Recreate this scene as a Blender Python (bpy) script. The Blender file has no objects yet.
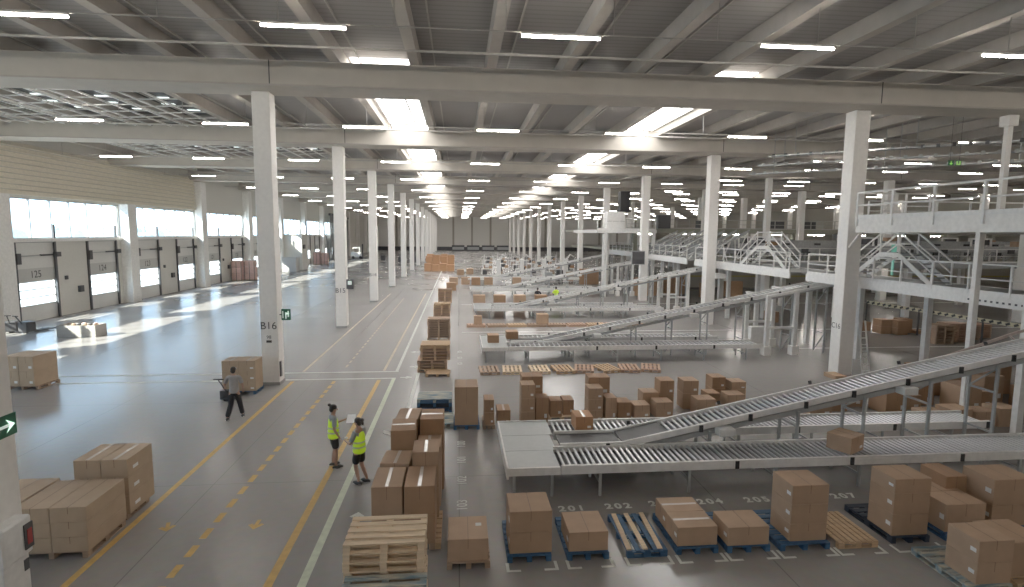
import bpy, bmesh, math, random
from mathutils import Vector, Matrix, Euler
random.seed(7)
C = bpy.context.scene.collection
R = math.radians
# ------------------------------------------------------------------ materials
MATS = {}
def mat(name, col, rough=.6, metal=0., var=.08, scale=6., bump=0., stretch=None, emit=None, spec=.5, coat=0., var2=None):
    if name in MATS: return MATS[name]
    m = bpy.data.materials.new(name); m.use_nodes = True
    n = m.node_tree.nodes; l = m.node_tree.links
    b = n['Principled BSDF']
    b.inputs['Roughness'].default_value = rough; b.inputs['Metallic'].default_value = metal
    b.inputs['Specular IOR Level'].default_value = spec
    b.inputs['Coat Weight'].default_value = coat
    b.inputs['Coat Roughness'].default_value = .12
    tc = n.new('ShaderNodeTexCoord'); mp = n.new('ShaderNodeMapping'); nz = n.new('ShaderNodeTexNoise')
    l.new(tc.outputs['Object'], mp.inputs['Vector']); l.new(mp.outputs['Vector'], nz.inputs['Vector'])
    if stretch: mp.inputs['Scale'].default_value = stretch
    nz.inputs['Scale'].default_value = scale; nz.inputs['Detail'].default_value = 5
    r = n.new('ShaderNodeValToRGB'); l.new(nz.outputs['Fac'], r.inputs['Fac'])
    r.color_ramp.elements[0].position = .3; r.color_ramp.elements[1].position = .7
    r.color_ramp.elements[0].color = tuple(max(0, c*(1-var)) for c in col)+(1,)
    r.color_ramp.elements[1].color = (tuple(min(1, c*(1+var)) for c in col) if var2 is None else tuple(var2))+(1,)
    l.new(r.outputs['Color'], b.inputs['Base Color'])
    if bump:
        bp = n.new('ShaderNodeBump'); bp.inputs['Strength'].default_value = bump; bp.inputs['Distance'].default_value = .02
        l.new(nz.outputs['Fac'], bp.inputs['Height']); l.new(bp.outputs['Normal'], b.inputs['Normal'])
    if emit:
        b.inputs['Emission Color'].default_value = tuple(emit[:3])+(1,); b.inputs['Emission Strength'].default_value = emit[3]
    MATS[name] = m; return m
def glass(name, tint=(.95,1,1)):
    m = bpy.data.materials.new(name); m.use_nodes = True; n = m.node_tree.nodes; l = m.node_tree.links
    n.clear(); o = n.new('ShaderNodeOutputMaterial'); t = n.new('ShaderNodeBsdfTransparent'); g = n.new('ShaderNodeBsdfGlossy'); x = n.new('ShaderNodeMixShader')
    t.inputs[0].default_value = tint+(1,); g.inputs['Roughness'].default_value = .05; x.inputs[0].default_value = .06
    l.new(t.outputs[0], x.inputs[1]); l.new(g.outputs[0], x.inputs[2]); l.new(x.outputs[0], o.inputs[0]); return m
WHITE = mat('white_paint', (.78,.76,.73), .5)
COLM = mat('column_paint', (.86,.83,.79), .55, var=.04)
BEAM = mat('beam_concrete', (.50,.46,.405), .75, var=.05, scale=1.5)
JOIST = mat('joist_concrete', (.42,.385,.345), .8, var=.06, scale=2)
PIPE = mat('pipe_paint', (.40,.38,.35), .5)
DARK = mat('dark_metal', (.05,.05,.055), .5)
BLACK = mat('black_rubber', (.012,.012,.014), .6)
STEEL = mat('galvanised_steel', (.42,.43,.44), .38, .75, var=.12)
STEEL2 = mat('grey_painted_steel', (.36,.37,.37), .5, .1)
RAILW = mat('rail_white', (.76,.75,.73), .4)
ROLL = mat('roller_zinc', (.52,.53,.54), .35, .6, var=.05)
PLATE = mat('plate_grey', (.40,.42,.42), .4, .35, var=.05)
BELT = mat('belt_rubber', (.055,.055,.058), .55, var=.2)
CARD = [mat('cardboard_a', (.37,.235,.145), .8, scale=3, var=.07), mat('cardboard_b', (.42,.275,.175), .8, scale=3, var=.07), mat('cardboard_c', (.33,.19,.105), .8, scale=3, var=.07)]
CARDL = mat('cardboard_pale', (.43,.31,.205), .8, scale=3, var=.06)
TAPEB = mat('tape_brown', (.20,.11,.06), .35); TAPEW = mat('tape_clear', (.70,.62,.55), .2)
PAPER = mat('paper_label', (.75,.74,.72), .6)
INK = mat('ink', (.03,.03,.03), .7)
WOOD = mat('pallet_pine', (.70,.53,.35), .75, scale=2, stretch=(1,12,12), var=.15)
WOODO = mat('pallet_oak', (.50,.33,.19), .75, scale=2, stretch=(1,12,12), var=.18)
WOODD = mat('pallet_aged', (.34,.225,.15), .8, scale=2, stretch=(1,12,12), var=.2)
WOODR = mat('pallet_reddish', (.46,.29,.20), .8, scale=2, stretch=(1,12,12), var=.2)
BLUEP = mat('pallet_blue', (.025,.085,.18), .7, scale=3, stretch=(1,8,8), var=.3)
BLUED = mat('pallet_navy', (.02,.03,.05), .7, scale=3, var=.3)
BLUEW = mat('pallet_blue_washed', (.10,.27,.38), .7, scale=2.2, stretch=(1,4,4), var=.3, var2=(.6,.52,.38))
LED = mat('led_tube', (1,.98,.92), .5, emit=(1,.92,.82,75.))
GREEN = mat('sign_green', (.01,.12,.06), .4); SIGNW = mat('sign_white', (.75,.85,.78), .5, emit=(.8,1,.9,.3))
LINEW = mat('line_white', (.62,.63,.58), .6, var=.12); LINEPG = mat('line_pale', (.55,.60,.45), .6, var=.12); LINEY = mat('line_yellow', (.55,.33,.08), .6, var=.15); LINEF = mat('line_yellow_worn', (.46,.38,.27), .6, var=.2, scale=1.5)
WALLM = mat('wall_cream', (.60,.58,.53), .7, var=.03); WALLB = mat('wall_beige', (.42,.39,.33), .8, var=.04)
DOORM = mat('door_white', (.66,.65,.62), .6, var=.03)
DOORG = mat('door_grey', (.5,.49,.47), .6, var=.03)
LOUV = mat('louver_grey', (.78,.73,.62), .45, .1)
GLASS = glass('window_glass')
SKY = mat('skylight_sheet', (1,1,1), .5, emit=(1,.98,.95,8))
SKIN = mat('skin', (.42,.24,.17), .6); HAIR = mat('hair', (.02,.013,.01), .6)
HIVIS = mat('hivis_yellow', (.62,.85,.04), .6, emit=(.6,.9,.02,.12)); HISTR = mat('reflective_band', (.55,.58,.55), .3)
TEEG = mat('tee_grey', (.30,.33,.35), .85); TEEL = mat('tee_light', (.34,.32,.31), .85); TROU = mat('trousers_black', (.012,.012,.015), .8); SHOE = mat('shoe_black', (.03,.03,.03), .6); SOLE = mat('sole_white', (.5,.5,.5), .6)
FOL = mat('foliage', (.34,.40,.36), .9, var=.2)
REDW = mat('red_wrap', (.60,.38,.32), .6); ORANGE = mat('orange_box', (.50,.26,.13), .8)
MINT = mat('mint_panel', (.25,.5,.42), .4, emit=(.3,.9,.7,.15))

def floor_mat():
    m = bpy.data.materials.new('polished_concrete'); m.use_nodes = True; n = m.node_tree.nodes; l = m.node_tree.links; b = n['Principled BSDF']
    tc = n.new('ShaderNodeTexCoord'); nz = n.new('ShaderNodeTexNoise'); nz.inputs['Scale'].default_value = .18; nz.inputs['Detail'].default_value = 2.5; nz.inputs['Roughness'].default_value = .45
    l.new(tc.outputs['Object'], nz.inputs['Vector'])
    n2 = n.new('ShaderNodeTexNoise'); n2.inputs['Scale'].default_value = 5; n2.inputs['Detail'].default_value = 6; l.new(tc.outputs['Object'], n2.inputs['Vector'])
    r = n.new('ShaderNodeValToRGB'); r.color_ramp.elements[0].position = .15; r.color_ramp.elements[1].position = .85
    r.color_ramp.elements[0].color = (.27,.253,.243,1); r.color_ramp.elements[1].color = (.325,.305,.294,1)
    l.new(nz.outputs['Fac'], r.inputs['Fac'])
    mx = n.new('ShaderNodeMix'); mx.data_type = 'RGBA'; mx.blend_type = 'MULTIPLY'; mx.inputs[0].default_value = .22
    l.new(r.outputs['Color'], mx.inputs[6]); l.new(n2.outputs['Color'], mx.inputs[7])
    # fine control joints of the slab every 7.2 m
    br = n.new('ShaderNodeTexBrick'); br.offset = 0; br.inputs['Scale'].default_value = 1; br.inputs['Brick Width'].default_value = 6.3; br.inputs['Row Height'].default_value = 7.2
    br.inputs['Mortar Size'].default_value = .012; br.inputs['Color1'].default_value = (1,1,1,1); br.inputs['Color2'].default_value = (1,1,1,1); br.inputs['Mortar'].default_value = (.6,.6,.6,1)
    l.new(tc.outputs['Object'], br.inputs['Vector'])
    m2 = n.new('ShaderNodeMix'); m2.data_type = 'RGBA'; m2.blend_type = 'MULTIPLY'; m2.inputs[0].default_value = 1
    l.new(mx.outputs[2], m2.inputs[6]); l.new(br.outputs['Color'], m2.inputs[7]); l.new(m2.outputs[2], b.inputs['Base Color'])
    mr = n.new('ShaderNodeMapRange'); mr.inputs[3].default_value = .15; mr.inputs[4].default_value = .32
    l.new(nz.outputs['Fac'], mr.inputs[0]); l.new(mr.outputs[0], b.inputs['Roughness'])
    b.inputs['Specular IOR Level'].default_value = .33
    return m
def deck_mat():
    m = bpy.data.materials.new('roof_deck'); m.use_nodes = True; n = m.node_tree.nodes; l = m.node_tree.links; b = n['Principled BSDF']
    tc = n.new('ShaderNodeTexCoord'); w = n.new('ShaderNodeTexWave'); w.bands_direction = 'Y'; w.inputs['Scale'].default_value = .9; w.inputs['Distortion'].default_value = 0
    l.new(tc.outputs['Object'], w.inputs['Vector']); r = n.new('ShaderNodeValToRGB'); r.color_ramp.elements[0].color = (.215,.205,.198,1); r.color_ramp.elements[1].color = (.265,.255,.247,1)
    r.color_ramp.elements[0].position = 0; r.color_ramp.elements[1].position = .25
    l.new(w.outputs['Fac'], r.inputs['Fac']); l.new(r.outputs['Color'], b.inputs['Base Color']); b.inputs['Roughness'].default_value = .6
    return m

# ------------------------------------------------------------------ geometry helpers
class MB:
    def __init__(s): s.v = []; s.f = []
    def poly(s, vs, fs):
        o = len(s.v); s.v += [tuple(v) for v in vs]; s.f += [tuple(i+o for i in f) for f in fs]; return s
    def bx(s, x0, x1, y0, y1, z0, z1):
        return s.poly([(x0,y0,z0),(x1,y0,z0),(x1,y1,z0),(x0,y1,z0),(x0,y0,z1),(x1,y0,z1),(x1,y1,z1),(x0,y1,z1)],
                      [(0,3,2,1),(4,5,6,7),(0,1,5,4),(1,2,6,5),(2,3,7,6),(3,0,4,7)])
    def bar(s, p, q, w, h=None):
        h = h or w; p = Vector(p); q = Vector(q); d = (q-p).normalized()
        u = Vector((0,0,1)) if abs(d.z) < .95 else Vector((0,1,0))
        a = d.cross(u).normalized(); b = a.cross(d).normalized(); a *= w/2; b *= h/2
        vs = [p-a-b, p+a-b, p+a+b, p-a+b, q-a-b, q+a-b, q+a+b, q-a+b]
        return s.poly(vs, [(0,1,2,3),(7,6,5,4),(0,4,5,1),(1,5,6,2),(2,6,7,3),(3,7,4,0)])
    def tube(s, p, q, r, n=8, r2=None):
        r2 = r if r2 is None else r2
        p = Vector(p); q = Vector(q); d = (q-p).normalized(); u = Vector((0,0,1)) if abs(d.z) < .95 else Vector((1,0,0))
        a = d.cross(u).normalized(); b = a.cross(d).normalized()
        vs = []
        for c, rr in ((p, r), (q, r2)):
            for i in range(n):
                t = 2*math.pi*i/n; vs.append(c + a*math.cos(t)*rr + b*math.sin(t)*rr)
        fs = [(i, (i+1) % n, n+(i+1) % n, n+i) for i in range(n)] + [tuple(range(n))[::-1], tuple(range(n, 2*n))]
        return s.poly(vs, fs)
    def ball(s, c, rx, ry=None, rz=None, nu=12, nv=8):
        ry = ry or rx; rz = rz or rx; vs = []; fs = []
        for j in range(nv+1):
            ph = math.pi*j/nv
            for i in range(nu):
                t = 2*math.pi*i/nu
                vs.append((c[0]+rx*math.sin(ph)*math.cos(t), c[1]+ry*math.sin(ph)*math.sin(t), c[2]+rz*math.cos(ph)))
        for j in range(nv):
            for i in range(nu):
                fs.append((j*nu+i, (j+1)*nu+i, (j+1)*nu+(i+1) % nu, j*nu+(i+1) % nu))
        return s.poly(vs, fs)
    def build(s, name, m, parent=None, loc=None, bev=0, smooth=False, rot=None):
        me = bpy.data.meshes.new(name); me.from_pydata(s.v, [], s.f); me.update(); me.materials.append(m)
        o = bpy.data.objects.new(name, me); C.objects.link(o)
        if smooth:
            for p in me.polygons: p.use_smooth = True
        if bev:
            bm = bmesh.new(); bm.from_mesh(me); bmesh.ops.bevel(bm, geom=bm.edges[:], offset=bev, segments=1, affect='EDGES'); bm.to_mesh(me); bm.free()
        if parent: o.parent = parent
        if loc: o.location = loc
        if rot: o.rotation_euler = rot
        return o
LABELS = {}
def tag(o, label, cat, group=None):
    o['label'] = label; o['category'] = cat
    if group: o['group'] = group
    LABELS.setdefault(label, []).append(o.name); return o
def thing(name, label, cat, loc=(0,0,0), rz=0, group=None):
    o = bpy.data.objects.new(name, None); o.empty_display_size = .2; C.objects.link(o); o.location = loc; o.rotation_euler = (0,0,rz); return tag(o, label, cat, group)
def struct(name, mb, m, parent=None, **k):
    o = mb.build(name, m, parent, **k)
    if not parent: o['kind'] = 'structure'
    return o
def dup(root, loc=None, rz=None, label=None, group=None):
    r = root.copy(); C.objects.link(r)
    if loc is not None: r.location = loc
    if rz is not None: r.rotation_euler = (0,0,rz)
    if label: r['label'] = label; LABELS.setdefault(label, []).append(r.name)
    if group: r['group'] = group
    for ch in list(root.children):
        c = ch.copy(); C.objects.link(c); c.parent = r
        for g in list(ch.children):
            d = g.copy(); C.objects.link(d); d.parent = c
    return r
def text(name, body, size, m, parent=None, loc=(0,0,0), rot=(0,0,0), ext=.002, squash=1):
    cu = bpy.data.curves.new(name, 'FONT'); cu.body = body; cu.size = size; cu.align_x = 'CENTER'; cu.align_y = 'CENTER'; cu.extrude = ext; cu.space_character = squash; cu.offset = .012 if squash > 1 else 0
    t = bpy.data.objects.new(name+'_src', cu); C.objects.link(t); bpy.context.view_layer.update()
    me = bpy.data.meshes.new_from_object(t.evaluated_get(bpy.context.evaluated_depsgraph_get())); bpy.data.objects.remove(t)
    me.materials.clear(); me.materials.append(m)
    o = bpy.data.objects.new(name, me); C.objects.link(o); o.location = loc; o.rotation_euler = rot
    if parent: o.parent = parent
    return o
ORD = ['nearest','second','third','fourth','fifth','sixth','seventh','eighth','ninth','tenth','eleventh','twelfth','thirteenth','fourteenth','fifteenth','sixteenth','seventeenth','eighteenth','nineteenth','twentieth']
ORL = ['first']+ORD[1:]
ROW = [24+14.4*k for k in range(13)]
XL, XR, YF, YB = -30., 76., 212., -34.

# ------------------------------------------------------------------ shell
struct('floor', MB().bx(XL-.4, XR, YB, YF, -.3, 0), floor_mat())
struct('ceiling', MB().bx(XL-.4, XR, YB, YF, 13.6, 13.8), deck_mat())
w = MB()
w.bx(XR, XR+.3, YB, YF, 0, 14); struct('wall_right', w, WALLB)
struct('wall_rear', MB().bx(XL-.4, XR, YB-.3, YB, 0, 14), WALLB)
fw = struct('wall_far', MB().bx(XL-.4, XR, YF, YF+.3, 0, 13.6), mat('wall_cream_lit', (.85,.83,.78), .7, var=.03))  # far wall's light put into its colour: paler copy of the wall cream
for i, x in enumerate(range(-30, 76, 7)):
    MB().bx(x-.35, x+.35, YF-.5, YF, 0, 14).build('pilaster', WALLB, fw)
MB().bx(XL, XR, YF-.6, YF-.5, 0, 1.3).build('wainscot', DARK, fw)
# left wall: bays between pilasters at ROW
wl = MB(); YS = [9.6-28.8,9.6-14.4]+[9.6]+ROW
wl.bx(XL-.4, XL, YB, YF, 4.9+.7, 5.85)          # sill band
wl.bx(XL-.4, XL, YB, YF, 8.67, 14)
bays = [y for y in YS if y < 130]
doors = []
for y in YS:
    if y < 130:
        a, b_ = y+.35+.0, y+14.4
        segs = [(y-.0, y+2.4), (y+6.2, y+9.9), (y+13.7, y+14.4)]
        doors += [(y+2.4, y+6.2), (y+9.9, y+13.7)]
        for s0, s1 in segs: wl.bx(XL-.4, XL, s0, s1, 0, 5.6)
        wl.bx(XL-.4, XL, y, y+2.2, 5.85, 8.67)
    else: wl.bx(XL-.4, XL, y, y+14.4, 0, 8.67)
wl.bx(XL-.4, XL, YB, YS[0], 0, 8.67)
wallL = struct('wall_left', wl, WALLM)
for y in YS:
    MB().bx(XL, XL+.8, y+.1, y+1.4, 0, 8.8 if y < 60 else 12).build('pilaster', WHITE, wallL)
    if y < 60:                                       # horizontal louvre bands above the windows
        for k in range(10):
            z = 8.85+k*.36
            MB().poly([(XL, y+.1, z), (XL+.22, y+.1, z), (XL, y+.1, z+.3), (XL, y+14.5, z), (XL+.22, y+14.5, z), (XL, y+14.5, z+.3)], [(0,1,2),(3,5,4),(0,3,4,1),(1,4,5,2),(0,2,5,3)]).build('louvre_slat', LOUV, wallL)
    if y < 130: MB().bx(XL, XL+.18, y+1.4, y+14.5, 5.62, 5.85).build('window_sill', WHITE, wallL)
# ribbon windows
for i, y in enumerate(YS):
    if y >= 130: continue
    y0, y1 = y+2.2, y+14.4
    fr = MB(); fr.bx(XL-.25, XL-.1, y0, y1, 5.85, 5.93).bx(XL-.25, XL-.1, y0, y1, 8.59, 8.67)
    nP = 6; dy = (y1-y0)/nP
    for k in range(nP+1): fr.bx(XL-.25, XL-.08, y0+k*dy-.05, y0+k*dy+.05, 5.85, 8.67)
    f = struct('window_%d' % (i+1), fr, STEEL2)
    MB().bx(XL-.18, XL-.17, y0, y1, 5.9, 8.62).build('pane', GLASS, f)
# dock doors
num = 125+8
for i, (y0, y1) in enumerate(doors):
    d = bpy.data.objects.new('door_%d' % (i+1), None); C.objects.link(d); d.location = (XL, y0, 0); d['kind'] = 'structure'
    W = y1-y0; near = 6 <= i < 16
    MB().bx(-.14, -.06, 0, W, 3.75, 5.6).build('upper_panel', DOORM, d)
    MB().bx(-.14, -.05, 0, W, 2.85, 3.75).build('number_panel', DOORG, d)
    MB().bx(-.14, -.05, 0, W, 0, 1.12).build('bottom_panel', DOORM, d)
    f = MB()
    for z in (1.12, 1.68, 2.24, 2.80): f.bx(-.14, -.05, 0, W, z-.03, z+.05)
    for yy in (.0, W-.1): f.bx(-.14, -.05, yy, yy+.1, 1.12, 2.85)
    f = f.build('window_frame', DOORM, d)
    MB().bx(-.11, -.1, .08, W-.08, 1.12, 2.82).build('pane', GLASS, f)
    MB().bx(0, .12, -.1, .08, 0, 5.6).build('guide_rail', DARK, d)
    MB().bx(0, .12, W-.08, W+.1, 0, 6.9 if True else 5.6).build('guide_rail', DARK, d)
    MB().bx(.0, .06, .1, W, 5.55, 5.62).build('lintel', STEEL2, d)
    if near:
        MB().bx(0, .1, .1, W, 4.62, 4.68).build('shaft', STEEL2, d)
        MB().bx(.02, .3, W-.15, W+.3, 4.5, 4.85).build('motor', DARK, d)
        MB().bx(.02, .14, W-1.5, W-.15, 4.6, 4.72).build('shaft_sleeve', DARK, d)
        MB().bx(.02, .28, -.1, .25, 4.1, 4.85).build('chain_hoist', DARK, d)
    n_ = num-i
    if n_ > 100: text('number', str(n_), .72, INK, d, (-.04, W/2, 3.3), (R(90), 0, R(90)))
    if near:
        MB().bx(0, .12, W+.9, W+1.15, 2.7, 3.0).build('control_box', DARK, d)
        MB().bx(0, .2, W+2.3, W+2.75, 1.6, 2.1).build('hose_reel', DARK, d)
# booth and dark panels further along the left wall
o = thing('plant_booth', 'tall cream box booth against the left wall beyond the sixth window', 'booth', (-27.6, 97, 0))
MB().bx(-2.3, 1.3, 0, 3.5, 0, 5.9).build('body', WALLM, o); MB().bx(1.3, 1.5, .4, 1.6, 3.6, 4.3).build('vent', DARK, o); MB().bx(-2.4, 1.4, -.1, 3.6, 5.9, 6.05).build('roof', DOORG, o)
o = tag(MB().bx(-28.6, -26.4, 93.6, 95.6, 0, 2.3).build('electrical_cabinet', DOORG), 'grey metal cabinet standing in front of the tall cream booth', 'cabinet')
for i, (y, h) in enumerate([(131, 10.2), (139, 9.6), (147, 9.8)]):
    o = thing('strip_curtain', ['tall dark grey curtain, nearest of three on the left wall', 'middle one of three tall dark grey curtains', 'farthest of three tall dark grey curtains'][i], 'curtain', (XL+.9, y, 0))
    for k in range(5): MB().bx(-.08-(k % 2)*.1, .0-(k % 2)*.1, k*.9, k*.9+.88, .1, h).build('strip', mat('curtain_grey', (.16,.16,.165), .7), o)
    MB().bx(-.3, .2, -.1, 4.7, h, h+.5).build('rail', DARK, o)
# outdoors: yard and trees beyond the dock windows
struct('ground', MB().bx(-220, XL-.4, -60, 300, -1.5, -1.3), mat('yard', (.5,.48,.44), .9))
for k in range(16):
    y = 20+k*13+random.uniform(-3, 3); h = random.uniform(6.8, 9); x = -100+random.uniform(-8, 8)
    t = thing('tree', 'green leafy tree outside seen through the ribbon windows', 'tree', (x, y, -1.3), 0, 'trees outside the ribbon windows')
    mb = MB()
    for j in range(9):
        a = j*.7; rr = random.uniform(2.2, 3.6); mb.ball((math.cos(a)*3, math.sin(a)*4, h*.62+random.uniform(-1.5, 1.2)), rr, rr, rr*.9, 10, 7)
    mb.build('foliage', FOL, t, smooth=True); MB().tube((0,0,0), (0,0,h*.6), .35, 8).build('trunk', WOODD, t)

# ------------------------------------------------------------------ roof: beams, joists, skylights, lights, pipes
for k, y in enumerate([9.6]+ROW):
    nm = 'white crossbeam overhead just behind the camera' if k == 0 else 'white concrete crossbeam over the %s row of columns' % ORD[k-1]
    if k == 0: nm = 'white crossbeam above the column with the green arrow sign'
    o = thing('roof_beam', nm, 'beam', (0, y, 12.1))
    # tapered box: broad soffit, sloping cheeks
    a, b_ = -1.0, .72
    MB().poly([(XL,a,0),(XR,a,0),(XR,b_,0),(XL,b_,0),(XL,a+.02,.95),(XR,a+.02,.95),(XR,b_-.02,.95),(XL,b_-.02,.95)], [(0,3,2,1),(4,5,6,7),(0,1,5,4),(1,2,6,5),(2,3,7,6),(3,0,4,7)]).build('beam_body', BEAM, o)
    if k < 5:
        MB().bx(XL, XR, a-.03, a, .0, .06).build('soffit_edge', JOIST, o)
        for x in (-32.9, -7.6, 17.7, 43.0):
            if x > XL: MB().bx(x-.02+.35, x+.02+.35, a-.012, a, 0, .95).build('joint', DARK, o)
JX = [-7.78+3.03*k for k in range(-7, 27)]
for k, x in enumerate(JX):
    if x < XL or x > XR-1: continue
    o = thing('roof_joist', '%s long concrete roof joist, counted from the left wall' % (ORL[k] if k < 20 else 'far right '+ORL[k-20]), 'joist', (x, 0, 13.05), 0, 'roof joists')
    MB().poly([(-.19,YB,0),(.19,YB,0),(.19,YF,0),(-.19,YF,0),(-.22,YB,.54),(.22,YB,.54),(.22,YF,.54),(-.22,YF,.54)], [(0,3,2,1),(4,5,6,7),(0,1,5,4),(1,2,6,5),(2,3,7,6),(3,0,4,7)]).build('joist_body', JOIST, o)
    MB().bar((.75, YB, .40), (.75, YF, .40), .05, .07).build('conduit', PIPE, o)
    if x > 4:
        mb = MB().bar((.40, YB, .47), (.40, YF, .47), .12, .04); mb.build('cable_tray', DARK, o)
SKX = [(-4.42, -2.05), (10.75, 13.1)]
for j, (x0, x1) in enumerate(SKX):
    for k, y in enumerate(ROW[:-1]):
        o = thing('skylight', 'bright white roof skylight, %s of the %s strip' % (ORD[k], ['left','right'][j]), 'skylight', (0, y, 13.54))
        MB().bx(x0, x1, .2, 13.8, .02, .05).build('diffuser_sheet', SKY, o)
        f = MB()
        for xx in (x0, (x0+x1)/2+.45, x1): f.bx(xx-.05, xx+.05, 1.0, 13.8, -.05, .02)
        f.build('frame', WHITE, o)
# linear LED lights: 2.4 m tubes every 6.95 m, one row per bay
led = None; lrail = MB().bx(-.0, 2.2, -.03, .03, .06, .12)
LED2 = mat('led_tube_hall', (1,.98,.92), .5, emit=(1,.93,.84,44.))
led2 = thing('tube_light', 'low tube light over the right hall, first beyond the platform', 'ceiling light', (31, 23.6, 11.7), 0, 'low tube lights'); MB().tube((0,0,.03), (2.2,0,.03), .022, 8).build('tube', LED2, led2); lrail.build('housing', WHITE, led2)
for k in range(14):
    y = 15.95+14.4*k
    rl = MB().bar((XL+.9, y, 12.02), (XR-.5, y, 12.03), .035, .03)
    for x in JX:
        if XL < x < XR-1: rl.bx(x-.01, x+.01, y-.01, y+.01, 12.04, 13.08)
    rl = tag(rl.build('light_rail', PIPE), 'thin pale lighting rail under the roof in %s bay' % (ORD[k]), 'light rail')
    for j in range(-4, 11):
        x = 1.15+6.95*j+(.6 if k == 0 else -.15)
        if j == -4: x += .4
        if x > XR-3: continue
        lab = ('%s from left of the white tube lights in the %s row' % (ORL[j+4], ORD[k])) if k < 5 else 'small bright tube light in the %s row of ceiling lights' % ORD[k]
        if led is None:
            led = thing('tube_light', lab, 'ceiling light', (x, y, 11.9), 0, 'tube lights row 1')
            MB().tube((0,0,.02), (2.2,0,.02), .034, 8).build('tube', LED, led); lrail.build('housing', WHITE, led)
        else:
            dup(led2 if (k > 2 or (x > 22 and k > 0)) else led, (x, y, 11.9), label=lab, group='tube lights in the %s row' % ORD[k])
for k in range(3):                                   # unseen tube rows added as fill; the hall goes on behind the camera
    for j in range(-3, 8):
        dup(led, (1.15+6.95*j, 1.55-14.4*k, 11.9), label='added fill tube light in the unseen hall behind the camera, %s row' % ORD[k], group='added fill tube lights behind the camera row %s' % ORD[k])
# intermediate light rows nearer the middle of each far bay (second system on the right)
for k in range(1, 9):
    for j in range(2, 10):
        x = 4.2+6.95*j; y = 9.2+14.4*(k+1)
        if x < 20 or x > XR-3: continue
        dup(led2, (x, y, 11.7), label='low tube light over the right hall, %s row beyond the white mezzanine' % ORD[k-1], group='low tube lights %s row' % ORD[k-1])
for k in range(4):
    y = 19.0+14.4*k
    tag(MB().tube((XL+.9, y, 12.35), (XR-.5, y, 12.35), .04, 8).build('sprinkler_pipe', PIPE), 'long thin sprinkler pipe crossing in front of the %s beam' % ORD[k], 'pipe')
# smoke-vent frames near the left wall behind the first beam
for k, (xa, y) in enumerate([(-27.5, 26), (-24.5, 26), (-21.5, 26), (-18.4, 26), (-15.4, 26), (-24.5, 40.5), (-21.5, 40.5), (-18.4, 40.5), (-15.4, 40.5), (-12.3, 40.5)]):
    bh = 'nearest' if k < 5 else 'second'; kk = k if k < 5 else k-5
    o = thing('roof_vent', '%s dark louvred roof vent from left beyond the %s beam' % (ORL[kk], bh), 'roof vent', (xa, y, 12.75))
    MB().bx(-1.2, 1.2, -.6, 10.8, .78, .82).build('dark_opening', BLACK, o)  # darkness of the open roof area put in as a black sheet
    f = MB()
    for q in range(7): f.bar((-1.2, -.4+q*1.6, .25), (1.2, .5+q*1.6, .55), .06)
    for q in (-1.1, -.2, .9): f.bar((q, -.6, .1), (q, 10.8, .1), .07)
    f.build('frame', RAILW, o)
    g = MB()
    for q in range(7): g.bx(-.9+.22*(q*3 % 5), -.25+.22*(q*3 % 5), -.2+q*1.5, .05+q*1.5, .70, .72)
    g.build('glints', mat('vent_glint', (.8,.9,.9), .4, emit=(.9,1,.97,1.2)), o)  # glints of light painted as small glowing patches
# perforated cable tray structure, upper right
for k in range(3):
    o = thing('cable_tray', ['wide perforated cable tray','middle slim cable tray','lower slim cable tray'][k]+' hanging at the upper right', 'cable tray', (0,0,0))
    z = 11.7-k*.45; ya = 26+k*1.2
    MB().bar((20.5, ya+10, z), (33, ya, z), .5-.12*k, .09).build('tray', STEEL, o)
    h = MB()
    for q in range(22):
        t = q/22; h.bar((20.6+12.3*t, ya+10-10*t-.3, z+.02), (20.75+12.3*t, ya+9.9-10*t-.3, z+.02), .05, .22)
    h.build('side_rail', DARK if k == 0 else STEEL2, o)
    for t in (.1, .5, .9): MB().bar((20.5+12.5*t, ya+10-10*t, z), (20.5+12.5*t, ya+10-10*t, 13.9), .04).build('hanger', STEEL2, o)
o = thing('exit_sign', 'small green exit sign hanging under the roof at upper right', 'exit sign', (23.5, 24.9, 10.0)); o.scale = (.55,.55,.6)
MB().bx(-.62, -.08, -.03, .03, -.2, .2).build('arrow_panel', GREEN, o); MB().bx(.08, .62, -.03, .03, -.2, .2).build('figure_panel', GREEN, o)
LIME = mat('sign_lime', (.4,.8,.2), .5, emit=(.45,.8,.2,.25))
a = MB(); a.bx(-.39, -.31, -.045, -.03, -.05, .16); a.poly([(-.5,-.045,-.03),(-.2,-.045,-.03),(-.35,-.045,-.16)], [(0,1,2),(2,1,0)]); a.build('arrow', LIME, o)
a = MB(); a.bx(.15, .27, -.045, -.03, -.15, .15); a.bx(.42, .54, -.045, -.03, -.15, .15); a.bx(.27, .42, -.045, -.03, -.15, -.05); a.build('door_mark', LIME, o)
MB().bx(-.45,-.43,-.01,.01,.2,4).bx(.43,.45,-.01,.01,.2,4).build('hanger', DARK, o)

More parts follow.
